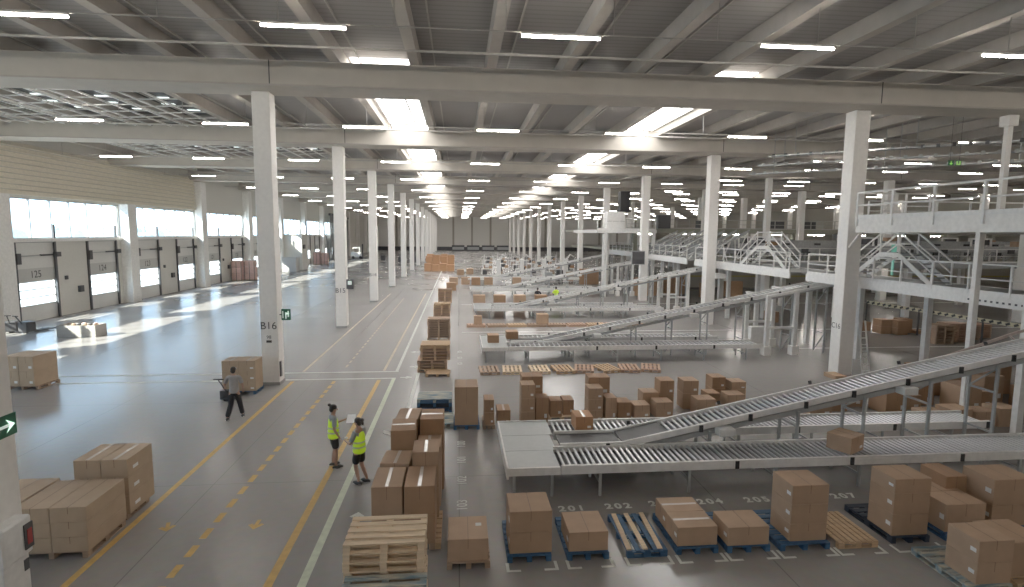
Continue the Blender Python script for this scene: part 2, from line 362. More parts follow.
# ------------------------------------------------------------------ columns
def column(x0, y0, lab, parts=None, h=12.1, s=.7):
    o = thing('column', lab, 'column', (x0, y0, 0))
    MB().bx(0, s, 0, s, 0, h).build('shaft', COLM, o, bev=.02)
    return o
def textx(o, s, size, x, y, z, m=INK, side='front'):
    rot = (R(90), 0, 0) if side == 'front' else (R(90), 0, R(-90))
    return text('lettering', s, size, m, o, (x, y, z), rot)
bcols = []
for k, y in enumerate(ROW):
    o = column(-8.3, y, ('white square column marked B%d, %s of the left row' % (16-k, ORD[k])) if k < 3 else '%s white column of the left row, beyond column B14' % ORD[k])
    MB().bx(-.02, .72, -.02, .72, 0, .12).build('base', mat('column_base', (.30,.29,.28), .8), o)
    if k < 3: textx(o, 'B%d' % (16-k), .44, .33, -.012, 2.54)
    if k == 0:
        MB().bx(.22, .44, -.016, -.004, 1.83, 1.93).build('plate', INK, o); textx(o, '98', .2, .33, -.012, 2.06)
        MB().bx(.70, .76, .05, .2, .35, 1.0).build('corner_guard', DARK, o)
    bcols.append(o)
for k, y in enumerate(ROW):
    o = column(17.69, y, ('thick white column marked C16 beside the upper walkway') if k == 0 else '%s white column of the right row, beyond column C16' % ORD[k])
    if k == 0: textx(o, 'C16', .36, -.012, .35, 2.3, side='left')
    if k == 1: MB().bx(.7, 1.5, -.1, .3, 3.4, 3.75).build('junction_box', RAILW, o)
for c, X0 in enumerate((42.9, 68.2)):
    for k, y in enumerate(ROW[1:10]):
        column(X0, y, '%s grey column of the %s row in the right hall' % (ORD[k], ['middle', 'far right'][c]))
for k, (x, y) in enumerate([(30.2, 52.8), (30.2, 67.2), (36, 81.6), (55.6, 67.2), (30.2, 96)]):
    column(x, y, ['slim','slim','slim','slim','slim'][k]+' grey intermediate column, %s in the right hall' % ORD[k], s=.5)
# near left column with arrow sign and hose cabinet
o = column(-8.5, 9.6, 'white column at the left edge with green arrow sign')
s = thing('arrow_sign', 'green sign with white arrow on the near left column', 'sign', (-7.795, 9.95, 3.12), R(90))
MB().bx(-.36, .36, -.02, 0, -.19, .19).build('panel', GREEN, s)
a = MB(); a.bx(-.02, .20, -.03, -.022, -.025, .025); a.poly([(.12,-.03,.12),(.31,-.03,0),(.12,-.03,-.12),(.20,-.03,0)], [(0,3,1),(1,3,2),(0,1,3),(1,2,3)]); a.build('arrow', SIGNW, s)
s = thing('hose_cabinet', 'white hose cabinet with red window on the near left column', 'cabinet', (-7.795, 9.85, 1.15), R(90))
MB().bx(-.38, .25, -.28, 0, -.30, .38).build('body', RAILW, s, bev=.03); MB().bx(.05, .24, -.30, -.27, -.2, .25).build('window', DARK, s); MB().bx(.10, .2, -.31, -.29, -.12, .15).build('red_contents', mat('red_hose', (.35,.03,.03), .5), s)
MB().bx(-.35, .2, -.22, 0, -1.1, -.30).build('lower_box', RAILW, s); MB().bx(.08,.18,-.235,-.215,-.6,-.4).build('black_slot', DARK, s)
# exit sign on column B16
s = thing('exit_sign', 'dark green exit sign on bracket beside column B16', 'exit sign', (-7.56, 24.3, 2.98))
MB().bx(.04, .42, -.02, .02, -.24, .24).build('panel', GREEN, s); MB().bx(-.05, .04, -.015, .015, -.02, .02).build('bracket', DARK, s)
a = MB(); a.bx(.09, .12, -.03, -.021, -.15, .15); a.bx(.20, .25, -.03, -.021, -.18, .1); a.bx(.30, .35, -.03, -.021, -.1, .16); a.poly([(.25,-.03,0),(.38,-.03,.05),(.25,-.03,.09)], [(0,1,2),(2,1,0)]); a.build('pictogram', SIGNW, s)
s = thing('wall_clock_box', 'small grey control box mounted on column B15', 'control box', (-7.58, 38.6, 2.95)); s.name = 'control_box'
MB().bx(0, .45, -.15, .15, -.3, .35).build('body', DARK, s); MB().bx(.1,.35,-.16,-.15,0,.25).build('screen', SIGNW, s)

# ------------------------------------------------------------------ floor markings
def line(lab, x0, x1, y0, y1, m, nm='floor_line'):
    return tag(MB().bx(x0, x1, y0, y1, .001, .004).build(nm, m), lab, 'floor marking')
line('yellow floor line along the left columns, stretch nearest the camera', -7.28, -7.14, 7, 24.5, LINEY)
line('yellow floor line along the left columns, far stretch', -7.28, -7.16, 26.2, 60, LINEF)
line('yellow floor line right of the dashed line, near stretch', -3.60, -3.44, 7, 24.5, LINEY)
line('yellow floor line right of the dashed line, far stretch', -3.58, -3.46, 26.2, 60, LINEF)
line('pale white floor line under the woman in the yellow vest', -2.98, -2.82, 7, 24.72, LINEPG)
line('nearer white line crossing the hall floor beside column B16', -30+.2, -2.82, 24.72, 24.86, LINEW)
line('farther white line crossing the hall floor beside column B16', -30+.2, -2.82, 25.95, 26.09, LINEW)
line('long white floor line running away past the pallet stacks', -2.98, -2.84, 26.09, 125, LINEW)
line('white floor line beside the near pile of cartons', -1.95, -1.81, 16.5, 60, LINEW)
line('white line on the floor crossing beyond the empty pallet row', .2, 60, 36.2, 36.32, LINEW)
line('pale crossing floor line beside the third roller table', .2, 60, 50.6, 50.72, LINEW)
line('pale painted line on the right hall floor before the box stacks', 19, 60, 30.0, 30.1, LINEW)
d = MB(); y = 7.0
while y < 24.2: d.bx(-5.50, -5.36, y, y+.42, .001, .004); y += .68
tag(d.build('dashed_line', LINEY), 'dashed yellow floor line between the two solid ones, near stretch', 'floor marking')
d = MB(); y = 27.0
while y < 55: d.bx(-5.48, -5.38, y, y+.5, .001, .004); y += .9
tag(d.build('dashed_line', LINEF), 'dashed yellow floor line, far stretch beyond the crossing lines', 'floor marking')
def arrow(lab, x, y, rz, m, s=1.):
    a = MB(); a.bx(-.04*s, .04*s, -.22*s, .05*s, .001, .005)
    a.poly([(-.17*s,0,.005),(0,.2*s,.005),(.17*s,0,.005),(.1*s,-.05*s,.005),(0,.06*s,.005),(-.1*s,-.05*s,.005)], [(0,4,1),(1,4,2),(0,5,4),(2,4,3)])
    return tag(a.build('floor_arrow', m, None, (x, y, 0), rot=(0,0,rz)), lab, 'floor marking')
arrow('white floor arrow pointing away beside the pallet stack', -2.34, 12.45, 0, LINEW)
arrow('yellow floor arrow between dashed and solid yellow lines', -4.5, 12.25, R(180), LINEY)
arrow('yellow floor arrow left of the dashed line', -6.4, 12.3, R(200), LINEY)
arrow('white floor arrow pointing right, nearer of two by the line corner', -2.35, 24.9, R(-90), LINEW, 1.3)
arrow('white floor arrow pointing right, farther of two by the line corner', -2.1, 26.9, R(-90), LINEW, 1.3)
arrow('white floor arrow on the walkway beside the first pallet stacks', -2.4, 30.3, R(90), LINEW, 1.3)
for si, (s, x, y) in enumerate([('201', 2.66, 12.42), ('202', 3.80, 12.45), ('203', 4.9, 12.5), ('204', 6.12, 12.5), ('205', 7.33, 12.5), ('206', 8.6, 12.5), ('207', 9.62, 12.52)]):
    tag(text('floor_number', s, .34, LINEW, None, (x, y, .003), (0,0,0), .001, 1.35), 'white stencilled %s, %s from left of the slot numbers on the floor' % (s, ORL[si]), 'floor marking')
for s, x, y, q in [('103', .08, 12.8, 'nearest'), ('102', .08, 14.15, 'second'), ('101', .08, 15.5, 'third'), ('100', .08, 16.7, 'farthest')]:
    tag(text('floor_number', s, .36, LINEW, None, (x, y, .003), (0,0,R(90)), .001), 'white sideways floor number, %s of the column between pile and roller table' % q, 'floor marking')
for i, y in enumerate([27.4, 28.7, 30.2]):
    tag(text('floor_number', ['106','105','104'][i], .36, LINEW, None, (.06, y, .003), (0,0,R(90)), .001), 'small white floor number, %s beside the second pallet stack' % ORD[i], 'floor marking')
SLOT = [(.97,1.87),(2.17,3.0),(3.37,4.2),(4.43,5.32),(5.48,6.42),(6.6,7.70),(7.86,8.76),(9.12,10.1),(10.35,11.3)]
for i, (a0, a1) in enumerate(SLOT[:8]):
    z = .004; c = thing('corner_mark', 'white corner brackets on the floor in front of the %s pallet slot' % ORL[i], 'floor marking')
    MB().bx(a0-.06, a0, 10.05, 10.35, .001, z).bx(a0, a0+.22, 10.05, 10.11, .001, z).build('left_bracket', LINEW, c); MB().bx(a1, a1+.06, 10.05, 10.35, .001, z).bx(a1-.22, a1, 10.05, 10.11, .001, z).build('right_bracket', LINEW, c)

# ------------------------------------------------------------------ pallets
PAL = {}
def make_pallet(W, D, m, lab, group=None, nb=7, axis='x', parts=True, m2=None, alt=None):
    """W along x, D along y, origin at centre bottom; deck boards run along x (axis x) or along y"""
    o = thing('pallet', lab, 'pallet', (0,0,0), 0, group)
    H = .144
    L, S = (W, D) if axis == 'x' else (D, W)         # L board length, S spread
    def B(mb, a0, a1, b0, b1, z0, z1):
        return mb.bx(a0, a1, b0, b1, z0, z1) if axis == 'x' else mb.bx(b0, b1, a0, a1, z0, z1)
    bw = S/(nb+(nb-1)*(.42 if nb > 5 else .75)) if nb > 3 else .14
    for i in range(nb):
        c = -S/2+bw/2+i*(S-bw)/(nb-1)
        mm = m2 if (m2 and alt and i in alt) else m
        B(MB(), -L/2, L/2, c-bw/2, c+bw/2, H-.022, H).build('deck_board', mm, o)
    for q in (-1, 0, 1):
        mb = MB(); c = q*(L/2-.05)
        B(mb, c-.05, c+.05, -S/2, S/2, 0, .02); B(mb, c-.05, c+.05, -S/2, S/2, H-.044, H-.0225)
        for p in (-1, 0, 1): B(mb, c-.05, c+.05, p*(S/2-.07)-.07, p*(S/2-.07)+.07, .02, H-.044)
        mb.build('runner', m, o)
    if nb == 6:
        for q in (-1, 1): B(MB(), -L/2, L/2, q*(S/2-.05)-.052, q*(S/2-.05)+.052, .001, .026).build('bottom_board', m, o)
    return o
PROTO = {}
def pallet(x0, x1, y0, y1, z, lab, m=None, axis='x', nb=7, rz=0, group=None):
    m = m or BLUEP
    W, D = round(x1-x0, 2), round(y1-y0, 2)
    key = (W, D, m.name, axis, nb); c = ((x0+x1)/2, (y0+y1)/2, z)
    if key not in PROTO:
        o = make_pallet(W, D, m, lab, group, nb, axis); o.location = c; o.rotation_euler = (0,0,rz); PROTO[key] = o; return o
    o = dup(PROTO[key], c, rz, lab, group)
    if group is None and 'group' in o: del o['group']
    return o
def far_pallet(W, D, m, c, lab, group=None, rz=0):
    key = ('f', W, D, m.name)
    if key not in PROTO:
        mb = MB()
        for i in range(6): mb.bx(-W/2, W/2, -D/2+i*D/6, -D/2+i*D/6+D/6*.72, .12, .144)
        for q in (-1,0,1): mb.bx(q*(W/2-.05)-.05, q*(W/2-.05)+.05, -D/2, D/2, 0, .12)
        mb.bx(-W/2-.01, W/2+.01, -D/2-.01, -D/2+.1, 0, .03).bx(-W/2-.01, W/2+.01, D/2-.1, D/2+.01, 0, .03)
        PROTO[key] = mb.build('pallet', m).data; o = bpy.data.objects['pallet'] if False else C.objects[-1]
    else:
        o = bpy.data.objects.new('pallet', PROTO[key]); C.objects.link(o)
    o.location = c; o.rotation_euler = (0,0,rz); return tag(o, lab, 'pallet', group)

# ------------------------------------------------------------------ cartons
def carton(lab, x0, x1, y0, y1, z0, z1, ci=0, seam='y', tape=None, label=None, rz=0, group=None, detail=True):
    """seam 'y': lid seam runs along y. label: list of 'f' (front face) / 'l' (left face)"""
    cx, cy = (x0+x1)/2, (y0+y1)/2; W, D, H = (x1-x0)/2-.006, (y1-y0)/2-.006, z1-z0-.004
    m = CARD[ci] if isinstance(ci, int) else ci
    o = thing('carton', lab, 'box', (cx, cy, z0), rz, group)
    b = MB().bx(-W, W, -D, D, 0, H).build('body', m, o, bev=.008)
    if not detail: return o
    f = MB()
    if seam == 'y': f.bx(-.008, .008, -D, D, H, H+.002).bx(-.006, .006, -D-.002, -D, H*.55, H)
    else: f.bx(-W, W, -.008, .008, H, H+.002).bx(-W-.002, -W, -.006, .006, H*.55, H)
    f.build('lid_seam', TAPEB, o)
    if tape:
        t = MB(); tw = .035
        if seam == 'y': t.bx(-tw, tw, -D*.95, D*.9, H+.002, H+.005)
        else: t.bx(-W*.95, W*.9, -tw, tw, H+.002, H+.005)
        t.build('tape', TAPEW, o)
    for s in (label or []):
        if s == 'f': MB().bx(W*.35, W*.75, -D-.004, -D, H*.2, H*.36).build('paper_label', PAPER, o)
        if s == 'l': MB().bx(-W-.004, -W, -D*.85, -D*.5, H*.42, H*.60).build('paper_label', PAPER, o)
        if s == 'r': MB().bx(W, W+.004, -D*.6, -D*.2, H*.3, H*.48).build('paper_label', PAPER, o)
        if s == 't': MB().bx(W*.4, W*.7, D*.1, D*.35, H+.002, H+.005).build('paper_label', PAPER, o)
    return o
VN = {1: ['single'], 2: ['bottom','top'], 3: ['bottom','middle','top'], 4: ['bottom','second lowest','second highest','top']}
HN = {1: [''], 2: ['left ','right '], 3: ['left ','centre ','right ']}
DN = {1: [''], 2: ['front ','rear ']}
def stack(desc, x0, x1, y0, y1, z0, hs, nx=1, ny=1, ci=0, rz=0, **k):
    z = z0; n = len(hs); grp = 'cartons %s' % desc
    for L, h in enumerate(hs):
        for i in range(nx):
            for j in range(ny):
                a0 = x0+(x1-x0)*i/nx; a1 = x0+(x1-x0)*(i+1)/nx; b0 = y0+(y1-y0)*j/ny; b1 = y0+(y1-y0)*(j+1)/ny
                pos = (VN[n][L]+' ' if n > 1 else '')+DN[ny][j]+HN[nx][i]
                if rz:
                    cx, cy = (x0+x1)/2, (y0+y1)/2; mx, my = (a0+a1)/2-cx, (b0+b1)/2-cy
                    gx = cx+mx*math.cos(rz)-my*math.sin(rz); gy = cy+mx*math.sin(rz)+my*math.cos(rz); w_, d_ = (a1-a0)/2, (b1-b0)/2
                    a0, a1, b0, b1 = gx-w_, gx+w_, gy-d_, gy+d_
                carton((pos+'brown carton '+desc).strip(), a0, a1, b0, b1, z, z+h, ci if not isinstance(ci, list) else ci[(L+i+j) % len(ci)], group=grp, rz=rz, **k)
        z += h
# front row of slots
P = .144
pallet(.95, 1.83, 10.35, 11.75, 0, 'blue pallet under the double-height carton stack, first floor slot')
stack('on the first blue pallet beside number 201', .99, 1.85, 10.42, 11.25, P, [.44,.44], label=['l'], ci=0)
pallet(2.15, 3.0, 10.33, 11.80, 0, 'blue pallet with one low wide carton, second floor slot')
stack('low and wide, on the blue pallet below number 201', 2.18, 3.0, 10.40, 11.25, P, [.41], label=['l'], ci=1)
o = make_pallet(.84, 1.5, BLUEP, 'empty dark blue pallet with three raw planks below number 202', nb=5, axis='y'); o.location = (3.79, 11.07, 0)
for i, (xa, xb) in enumerate([(3.42, 3.50), (3.76, 3.82), (4.06, 4.14)]):
    tag(MB().bar((xa, 10.36, P+.014), (xb if i != 1 else xa+.02, 11.8, P+.014), .10, .025).build('plank', WOOD), '%s raw plank on the empty dark blue pallet' % ['left','middle','right'][i], 'plank')
pallet(4.42, 5.30, 10.35, 11.80, 0, 'blue pallet carrying two flush low cartons, fourth floor slot')
stack('of the low pair hiding number 203', 4.44, 5.30, 10.41, 11.72, P, [.41], ny=2, label=['l'], ci=1, seam='x', tape=True)
pallet(5.48, 6.40, 10.32, 11.75, 0, 'blue pallet with one low carton below number 204')
stack('low, on the blue pallet below number 204', 5.48, 6.38, 10.34, 11.05, P, [.40], label=['l'], ci=1)
pallet(6.62, 7.70, 10.30, 11.75, 0, 'blue pallet under the tall carton tower by number 205')
stack('in the tall tower by number 205', 6.86, 7.68, 10.40, 11.15, P, [.38,.42,.42], label=['l'], ci=0)
pallet(7.88, 8.76, 10.28, 11.55, 0, 'empty bare wood pallet below number 207', WOODO, 'y', 7)
pallet(9.15, 10.02, 10.38, 11.85, 0, 'dark navy pallet under the tower right of number 207', BLUED)
stack('in the tower on the navy pallet right of 207', 9.17, 10.01, 10.43, 11.15, P, [.48,.46,.32], label=['l'], ci=0)
pallet(10.40, 11.3, 10.40, 11.85, 0, 'blue pallet under the low stack right of the navy pallet')
stack('of the low stack behind the front right pallet', 10.45, 11.40, 10.48, 11.75, P, [.62], ny=2, label=['l'], ci=1)
pallet(11.68, 12.6, 10.40, 11.85, 0, 'pallet under the big stack at the right edge of the photo')
stack('of the big stack at the right edge', 11.66, 12.65, 10.60, 11.40, P, [.5,.58], label=['l'], ci=0)
stack('behind the big right edge stack', 11.1, 11.62, 11.2, 11.95, 0, [1.05], ci=2)
pallet(9.28, 10.15, 8.70, 10.02, 0, 'pale blue pallet at the bottom right with an open wooden deck', BLUEW)
stack('at the bottom right on the pale blue pallet', 9.44, 10.16, 8.74, 9.42, P, [.42,.42], label=['l'], ci=1)
pallet(10.25, 11.15, 8.70, 10.02, 0, 'brown pallet in the bottom right corner of the photo', WOODO)
stack('in the bottom right corner, beside the pale blue pallet', 10.27, 11.1, 8.9, 9.75, P, [.68], label=['f'], ci=0)
pallet(-.24, .60, 10.22, 11.30, 0, 'small dark brown pallet with one carton beside the pine pallet stack', WOODD)
stack('low, alone between pile and first blue pallet', -.23, .57, 10.26, 11.15, P, [.45], label=['t'], ci=1)
# near pile beside the people
pallet(-1.80, -.50, 10.95, 12.0, 0, 'pallet under the front of the big carton pile', WOODD)
for q, (a0, a1, b0, b1, hs, nm) in enumerate([
    (-1.78,-1.15,10.95,11.95,[.62,.62],'in the front left of the big pile'), (-1.12,-.49,10.93,11.95,[.62,.62],'in the front right of the big pile'),
    (-1.72,-1.06,11.98,12.75,[.72,.72],'in the second left column of the big pile'), (-1.04,-.45,11.98,12.75,[.84,.84],'in the second right column of the big pile'),
    (-1.62,-1.03,12.78,13.65,[.64,.64,.62],'in the third left column of the big pile'), (-1.01,-.43,12.78,13.60,[.74,.74],'in the third right column of the big pile'),
    (-1.58,-1.0,13.68,14.6,[.64,.62,.6],'in the rear left column of the big pile'), (-.98,-.38,13.65,14.5,[.64,.62,.6],'in the rear right column of the big pile')]):
    stack(nm, a0, a1, b0, b1, P if q < 2 else 0, hs, ci=[0,2,1][q % 3], seam='y' if q not in (4,7) else 'x', tape=True, rz=R([0,0,-4,1,3,0,-3,0][q]))
tag(MB().bar((-1.82,13.2,1.72),(-1.60,13.2,1.66),.2,.015).build('paper_sheet', PAPER, None), 'white crumpled paper flap sticking out of the big pile', 'paper')
pallet(-.62, -.38, 10.96, 12.3, 0, 'thin wooden pallet end showing right of the big pile', WOODO)
# pine pallet stack with the blue stack in front
for i in range(13): pallet(-1.74+.004*(i*7 % 5), -.54+.004*(i*7 % 5), 8.02, 8.86, i*.144, '%s pine pallet from the floor in the near stack' % ORL[i] if i < 12 else 'topmost pine pallet of the near stack', WOOD, nb=5, group='pine pallets of the near stack')
for i in range(10):
    o = pallet(-1.68, -.48, 7.05, 7.93, i*.144, '%s blue washed pallet from the floor at the bottom edge' % ORL[i] if i < 9 else 'topmost blue washed pallet at the bottom edge', BLUEW, group='blue washed pallets at the bottom edge', nb=5)
# blue pallet stack farther on
for i in range(4): pallet(-1.50, -.26, 19.6, 20.6, i*.144, '%s blue pallet of the pile behind the cartons' % ['bottom','second','third','topmost'][i], [BLUEP,BLUED,BLUEP,BLUEW][i])
pallet(-.75, -.2, 18.2, 19.4, 0, 'pale blue pallet tucked behind the rear cartons', BLUEW)
# left cluster
pallet(-8.72, -7.37, 11.22, 12.5, 0, 'wooden pallet under the six stacked cartons at lower left', WOODD)
stack('of the lower left block beside the yellow line', -8.70, -7.33, 11.2, 12.5, P, [.31,.31,.31], nx=2, ci=CARDL)
stack('behind the near left column', -9.6, -8.78, 11.6, 12.7, 0, [.55,.5], ci=CARDL)
pallet(-8.4, -7.45, 12.7, 13.6, 0, 'dark pallet under the taller lower left stack', WOODD)
stack('of the taller lower left stack', -8.50, -7.36, 12.68, 13.7, P, [.43,.43,.42], nx=2, ci=CARDL, label=['r'], tape=True)
pallet(-18.3, -17.05, 23.95, 25.1, 0, 'dark pallet under the cartons left of the hall', WOODD, rz=R(-4))
stack('of the block on the left hall floor', -18.35, -17.1, 23.9, 25.1, P, [.62,.62], nx=2, ci=CARDL, rz=R(-6), label=['f'])
pallet(-9.4, -8.1, 22.62, 23.55, 0, 'blue pallet under the six cartons beside column B16', BLUEP)
stack('beside the foot of column B16', -9.38, -8.08, 22.62, 23.45, P, [.41,.41,.41], nx=2, ci=CARDL, label=['f'], tape=True)
# pallet truck held by the man
o = thing('pallet_truck', 'dark hand pallet truck between the man and the B16 cartons', 'pallet truck', (-8.85, 21.9, 0), R(0))
MB().bx(-.26,-.10,.1,1.3,.03,.09).build('fork', DARK, o); MB().bx(.10,.26,.1,1.3,.03,.09).build('fork', DARK, o)
MB().bx(-.3,.3,-.12,.12,.05,.4).build('chassis', DARK, o, bev=.02); MB().tube((-.12,-.14,.09),(.12,-.14,.09),.09,14).build('wheel', BLACK, o)
MB().tube((0,-.1,.3),(-.05,-.75,1.0),.02).build('tiller', DARK, o); MB().tube((-.22,-.76,1.02),(.14,-.76,1.02),.022).build('handle', BLACK, o)
o = thing('crate', 'long grey crate of rubbish on the left hall floor', 'crate', (-23.1, 36.2, 0), R(-3))
m_ = mat('crate_grey', (.33,.31,.285), .7)
for a in ((-1.15,1.15,-.5,-.46),(-1.15,1.15,.46,.5),(-1.15,-1.11,-.5,.5),(1.11,1.15,-.5,.5)): MB().bx(*a, 0, .72).build('side_panel', m_, o)
MB().bx(-1.1,1.1,-.45,.45,.04,.5).build('contents', WOODD, o)
for i in range(7): tag(MB().ball((-23.1-.4+i*.22, 36.2-.1+.15*(i % 3), .72), .14,.11,.09, 8,5).build('scrap', [WOODD,DARK,REDW][i % 3]), 'dark scrap piece heaped on top of the long grey crate', 'scrap', 'scraps in the grey crate')
for i, (x, y, rz) in enumerate([(-29.0+.9, 37.6, 20), (-27.0, 37.4, -15)]):
    o = thing('electric_truck', ['left','right'][i]+' black electric pallet truck parked by dock door 125', 'pallet truck', (x, y, 0), R(rz))
    MB().bx(-.35,.35,-.4,.2,.1,.75).build('drive_unit', DARK, o, bev=.05); MB().bx(-.28,-.1,.2,1.4,.06,.13).build('fork', BLACK, o); MB().bx(.1,.28,.2,1.4,.06,.13).build('fork', BLACK, o)
    MB().tube((0,-.35,.6),(0,-.75,1.15),.035).build('tiller', BLACK, o); MB().tube((-.2,-.76,1.17),(.2,-.76,1.17),.03).build('handle', BLACK, o); MB().tube((-.1,-.2,.1),(.1,-.2,.1),.1,12).build('wheel', BLACK, o)
tag(MB().bx(-27.5,-25.9,39.2,39.5,0,.05).bx(-25.9,-25.3,39.3,39.9,0,.04).build('floor_mat', DARK), 'flat dark mat lying in front of dock door 125', 'mat')

# ------------------------------------------------------------------ conveyor lines
def rollers(parent, x0, x1, pitch, y0, y1, zf, r=.045, single=False, m=ROLL):
    n = int((x1-x0)/pitch)
    if single:
        mb = MB()
        for i in range(n): x = x0+(i+.5)*pitch; mb.tube((x, y0, zf(x)), (x, y1, zf(x)), r, 6)
        return mb.build('roller_bed', m, parent, smooth=False)
    me = MB().tube((0,y0,0), (0,y1,0), r, 10).build('roller', m, parent)
    for i in range(n):
        x = x0+(i+.5)*pitch
        o = me if i == 0 else me.copy()
        if i: C.objects.link(o); o.parent = parent
        o.location = (x, 0, zf(x))
DBED = mat('bed_dark', (.10,.10,.105), .6)
def conveyor_line(k, full):
    Y = 14.4*k; nm = ORD[k]
    xe = 15.9 if k else 18.0
    # head plate table
    t = thing('head_table', '%s grey metal head table at the left end of a conveyor line' % nm, 'table', (0, Y, 0))
    mb = MB()
    for j in range(3): mb.poly([(1.2,12.95+1.12*j,.80),(3.1,12.95+1.12*j,.80),(2.9,14.06+1.12*j,.80),(1.2,14.06+1.12*j,.80)], [(0,1,2,3)]) if False else MB().bx(1.2, 2.47+.09*j, 12.95+1.12*j, 14.055+1.12*j, .775, .80).build('top_plate', PLATE, t)
    MB().bx(1.15, 1.2, 12.9, 16.35, .55, .83).bx(1.15, 2.47, 12.88, 12.95, .64, .83).bx(1.15, 2.65, 16.31, 16.36, .64, .83).build('side_frame', RAILW, t)
    MB().bx(1.2, 2.45, 12.95, 16.3, .72, .77).build('underframe', STEEL2, t)
    for x in (1.35, 2.3):
        for y in (13.1, 16.1): MB().bx(x-.03, x+.03, y-.03, y+.03, 0, .72).build('leg', STEEL2, t)
    # front and rear level lanes
    lanes = [('front', 12.95, 14.2, 2.5, xe), ('rear', 15.25, 16.3, 2.7, 16.4 if k == 0 else 14.5)]
    for ln, y0, y1, xs, xx in lanes:
        c = thing('roller_conveyor', '%s level roller lane of the %s conveyor line' % (ln, nm), 'conveyor', (0, Y, 0))
        MB().bx(xs, xx, y0-.02, y0+.06, .62, .84).build('side_rail', RAILW, c); MB().bx(xs, xx, y1-.05, y1+.03, .62, .84).build('side_rail', RAILW, c)
        MB().bx(xs, xx, y0+.06, y1-.05, .66, .70).build('bed', DBED, c)
        rollers(c, xs+.02, xx, .156 if full else .25, y0+.06, y1-.05, lambda x: .765, .036, single=not full)
        n = 0; x = xs+1.0
        while x < xx:
            MB().bx(x-.03,x+.03,y0+.05,y0+.11,0,.62).bx(x-.03,x+.03,y1-.11,y1-.05,0,.62).bx(x-.02,x+.02,y0+.1,y1-.1,.3,.35).build('leg', STEEL2, c)
            x += 2.3
        for q in range(4):
            x = 7.0+q*3.1
            if x < xx: MB().bx(x-.05, x+.05, y0-.045, y0-.02, .63, .83).build('bracket', BLACK, c)
    # incline
    zf = lambda x: .86+max(0, .2*(x-4.4))
    xt = 21.6
    c = thing('inclined_conveyor', '%s long roller conveyor rising to the right from its head table' % nm, 'conveyor', (0, Y, 0))
    for y, w_ in ((14.26,.08),(15.2,.08)):
        for a, b_ in ((2.7,4.4),(4.4,xt)): MB().bar((a, y, zf(a)-.05), (b_, y, zf(b_)-.05), w_*.8, .17).build('side_rail', RAILW, c)
    MB().bar((2.72,14.73,zf(3.1)-.06),(4.4,14.73,zf(4.4)-.06),.86,.05).bar((4.45,14.73,zf(4.45)-.03),(5.7,14.73,zf(5.7)-.03),.86,.05).build('belt_section', BELT, c)
    MB().bar((5.7,14.73,zf(5.7)-.12),(xt,14.73,zf(xt)-.12),.86,.03).build('bed', DBED, c)
    rollers(c, 5.75, xt, .16 if full else .25, 14.3, 15.16, lambda x: zf(x)-.05, .036, single=not full)
    for i, x in enumerate([4.0,6.6,8.0,9.6,11.0,12.6,14.2,15.8,17.4,19,20.4]): MB().bx(x-.05, x+.05, 14.17, 14.22, zf(x)-.17, zf(x)+.02).build('bracket', BLACK, c)
    for x in (4.9, 7.6, 10.4, 13.2, 16, 18.6): MB().tube((x, 15.26, zf(x)+.06), (x, 15.3, zf(x)+.14), .05, 8).build('sensor', BLACK, c)
    for x in (7.3, 12.6): MB().bx(x-.22, x+.22, 14.05, 14.4, zf(x)-.42, zf(x)-.2).build('motor_box', RAILW, c, bev=.02); 
    MB().bar((4.6,14.4,zf(4.6)-.3),(xt,14.4,zf(xt)-.3),.06,.14).build('understructure', STEEL2, c)
    for x in (5.6, 6.9, 9.45, 11.42, 13.4, 15.45, 18.2, 20.2):
        z = zf(x)-.25; mb = MB()
        if z < .25: continue
        mb.bar((x,14.3,0),(x,14.3,z),.07).bar((x,15.16,0),(x,15.16,z),.07)
        if z > .6: mb.bar((x,14.3,z*.3),(x,15.16,z*.3),.05).bar((x,14.3,z*.72),(x,15.16,z*.72),.05).bar((x,14.3,z*.3),(x,15.16,z*.0+.03),.04).bar((x,14.3,z*.98),(x,15.16,z*.72),.04)
        mb.build('trestle', STEEL2, c)
    if k == 0:
        g = MB().bar((10.4,15.5,1.42),(17.3,15.5,3.58),.05,.08).bar((17.3,15.5,3.58),(19.5,15.5,4.1),.05,.08); 
        for x in (12, 14.5, 17): g.bar((x,15.24,zf(x)-.05),(x,15.5,1.42+.313*(x-10.4)),.04)
        g.build('guard_bar', mat('guard_pink', (.42,.34,.30), .5), c)
    return c
for k in range(5): conveyor_line(k, k == 0)
# cartons travelling on the lines
carton('brown carton riding on the rear lane of the nearest line', 3.35, 3.88, 15.35, 16.0, .82, 1.24, mat('cardboard_orange', (.42,.21,.10), .8), label=['f'], tape=True)
carton('brown carton riding on the front lane at lower right', 9.98, 10.66, 13.2, 13.85, .82, 1.26, 1, label=['f'], rz=R(28))
carton('left brown carton on the second head table', 1.5, 2.1, 28.6, 29.3, .80, 1.2, 2)
carton('right brown carton behind the second head table', 2.55, 3.2, 29.5, 30.2, .82, 1.22, 2)
for i, x in enumerate([1.2, 2.9, 4.6, 6.4]): carton('%s orange carton lying behind the third conveyor line' % ORL[i], x, x+1.0, 46.0, 46.8, 0, 1.35, 2 if i % 2 else 1, detail=False)
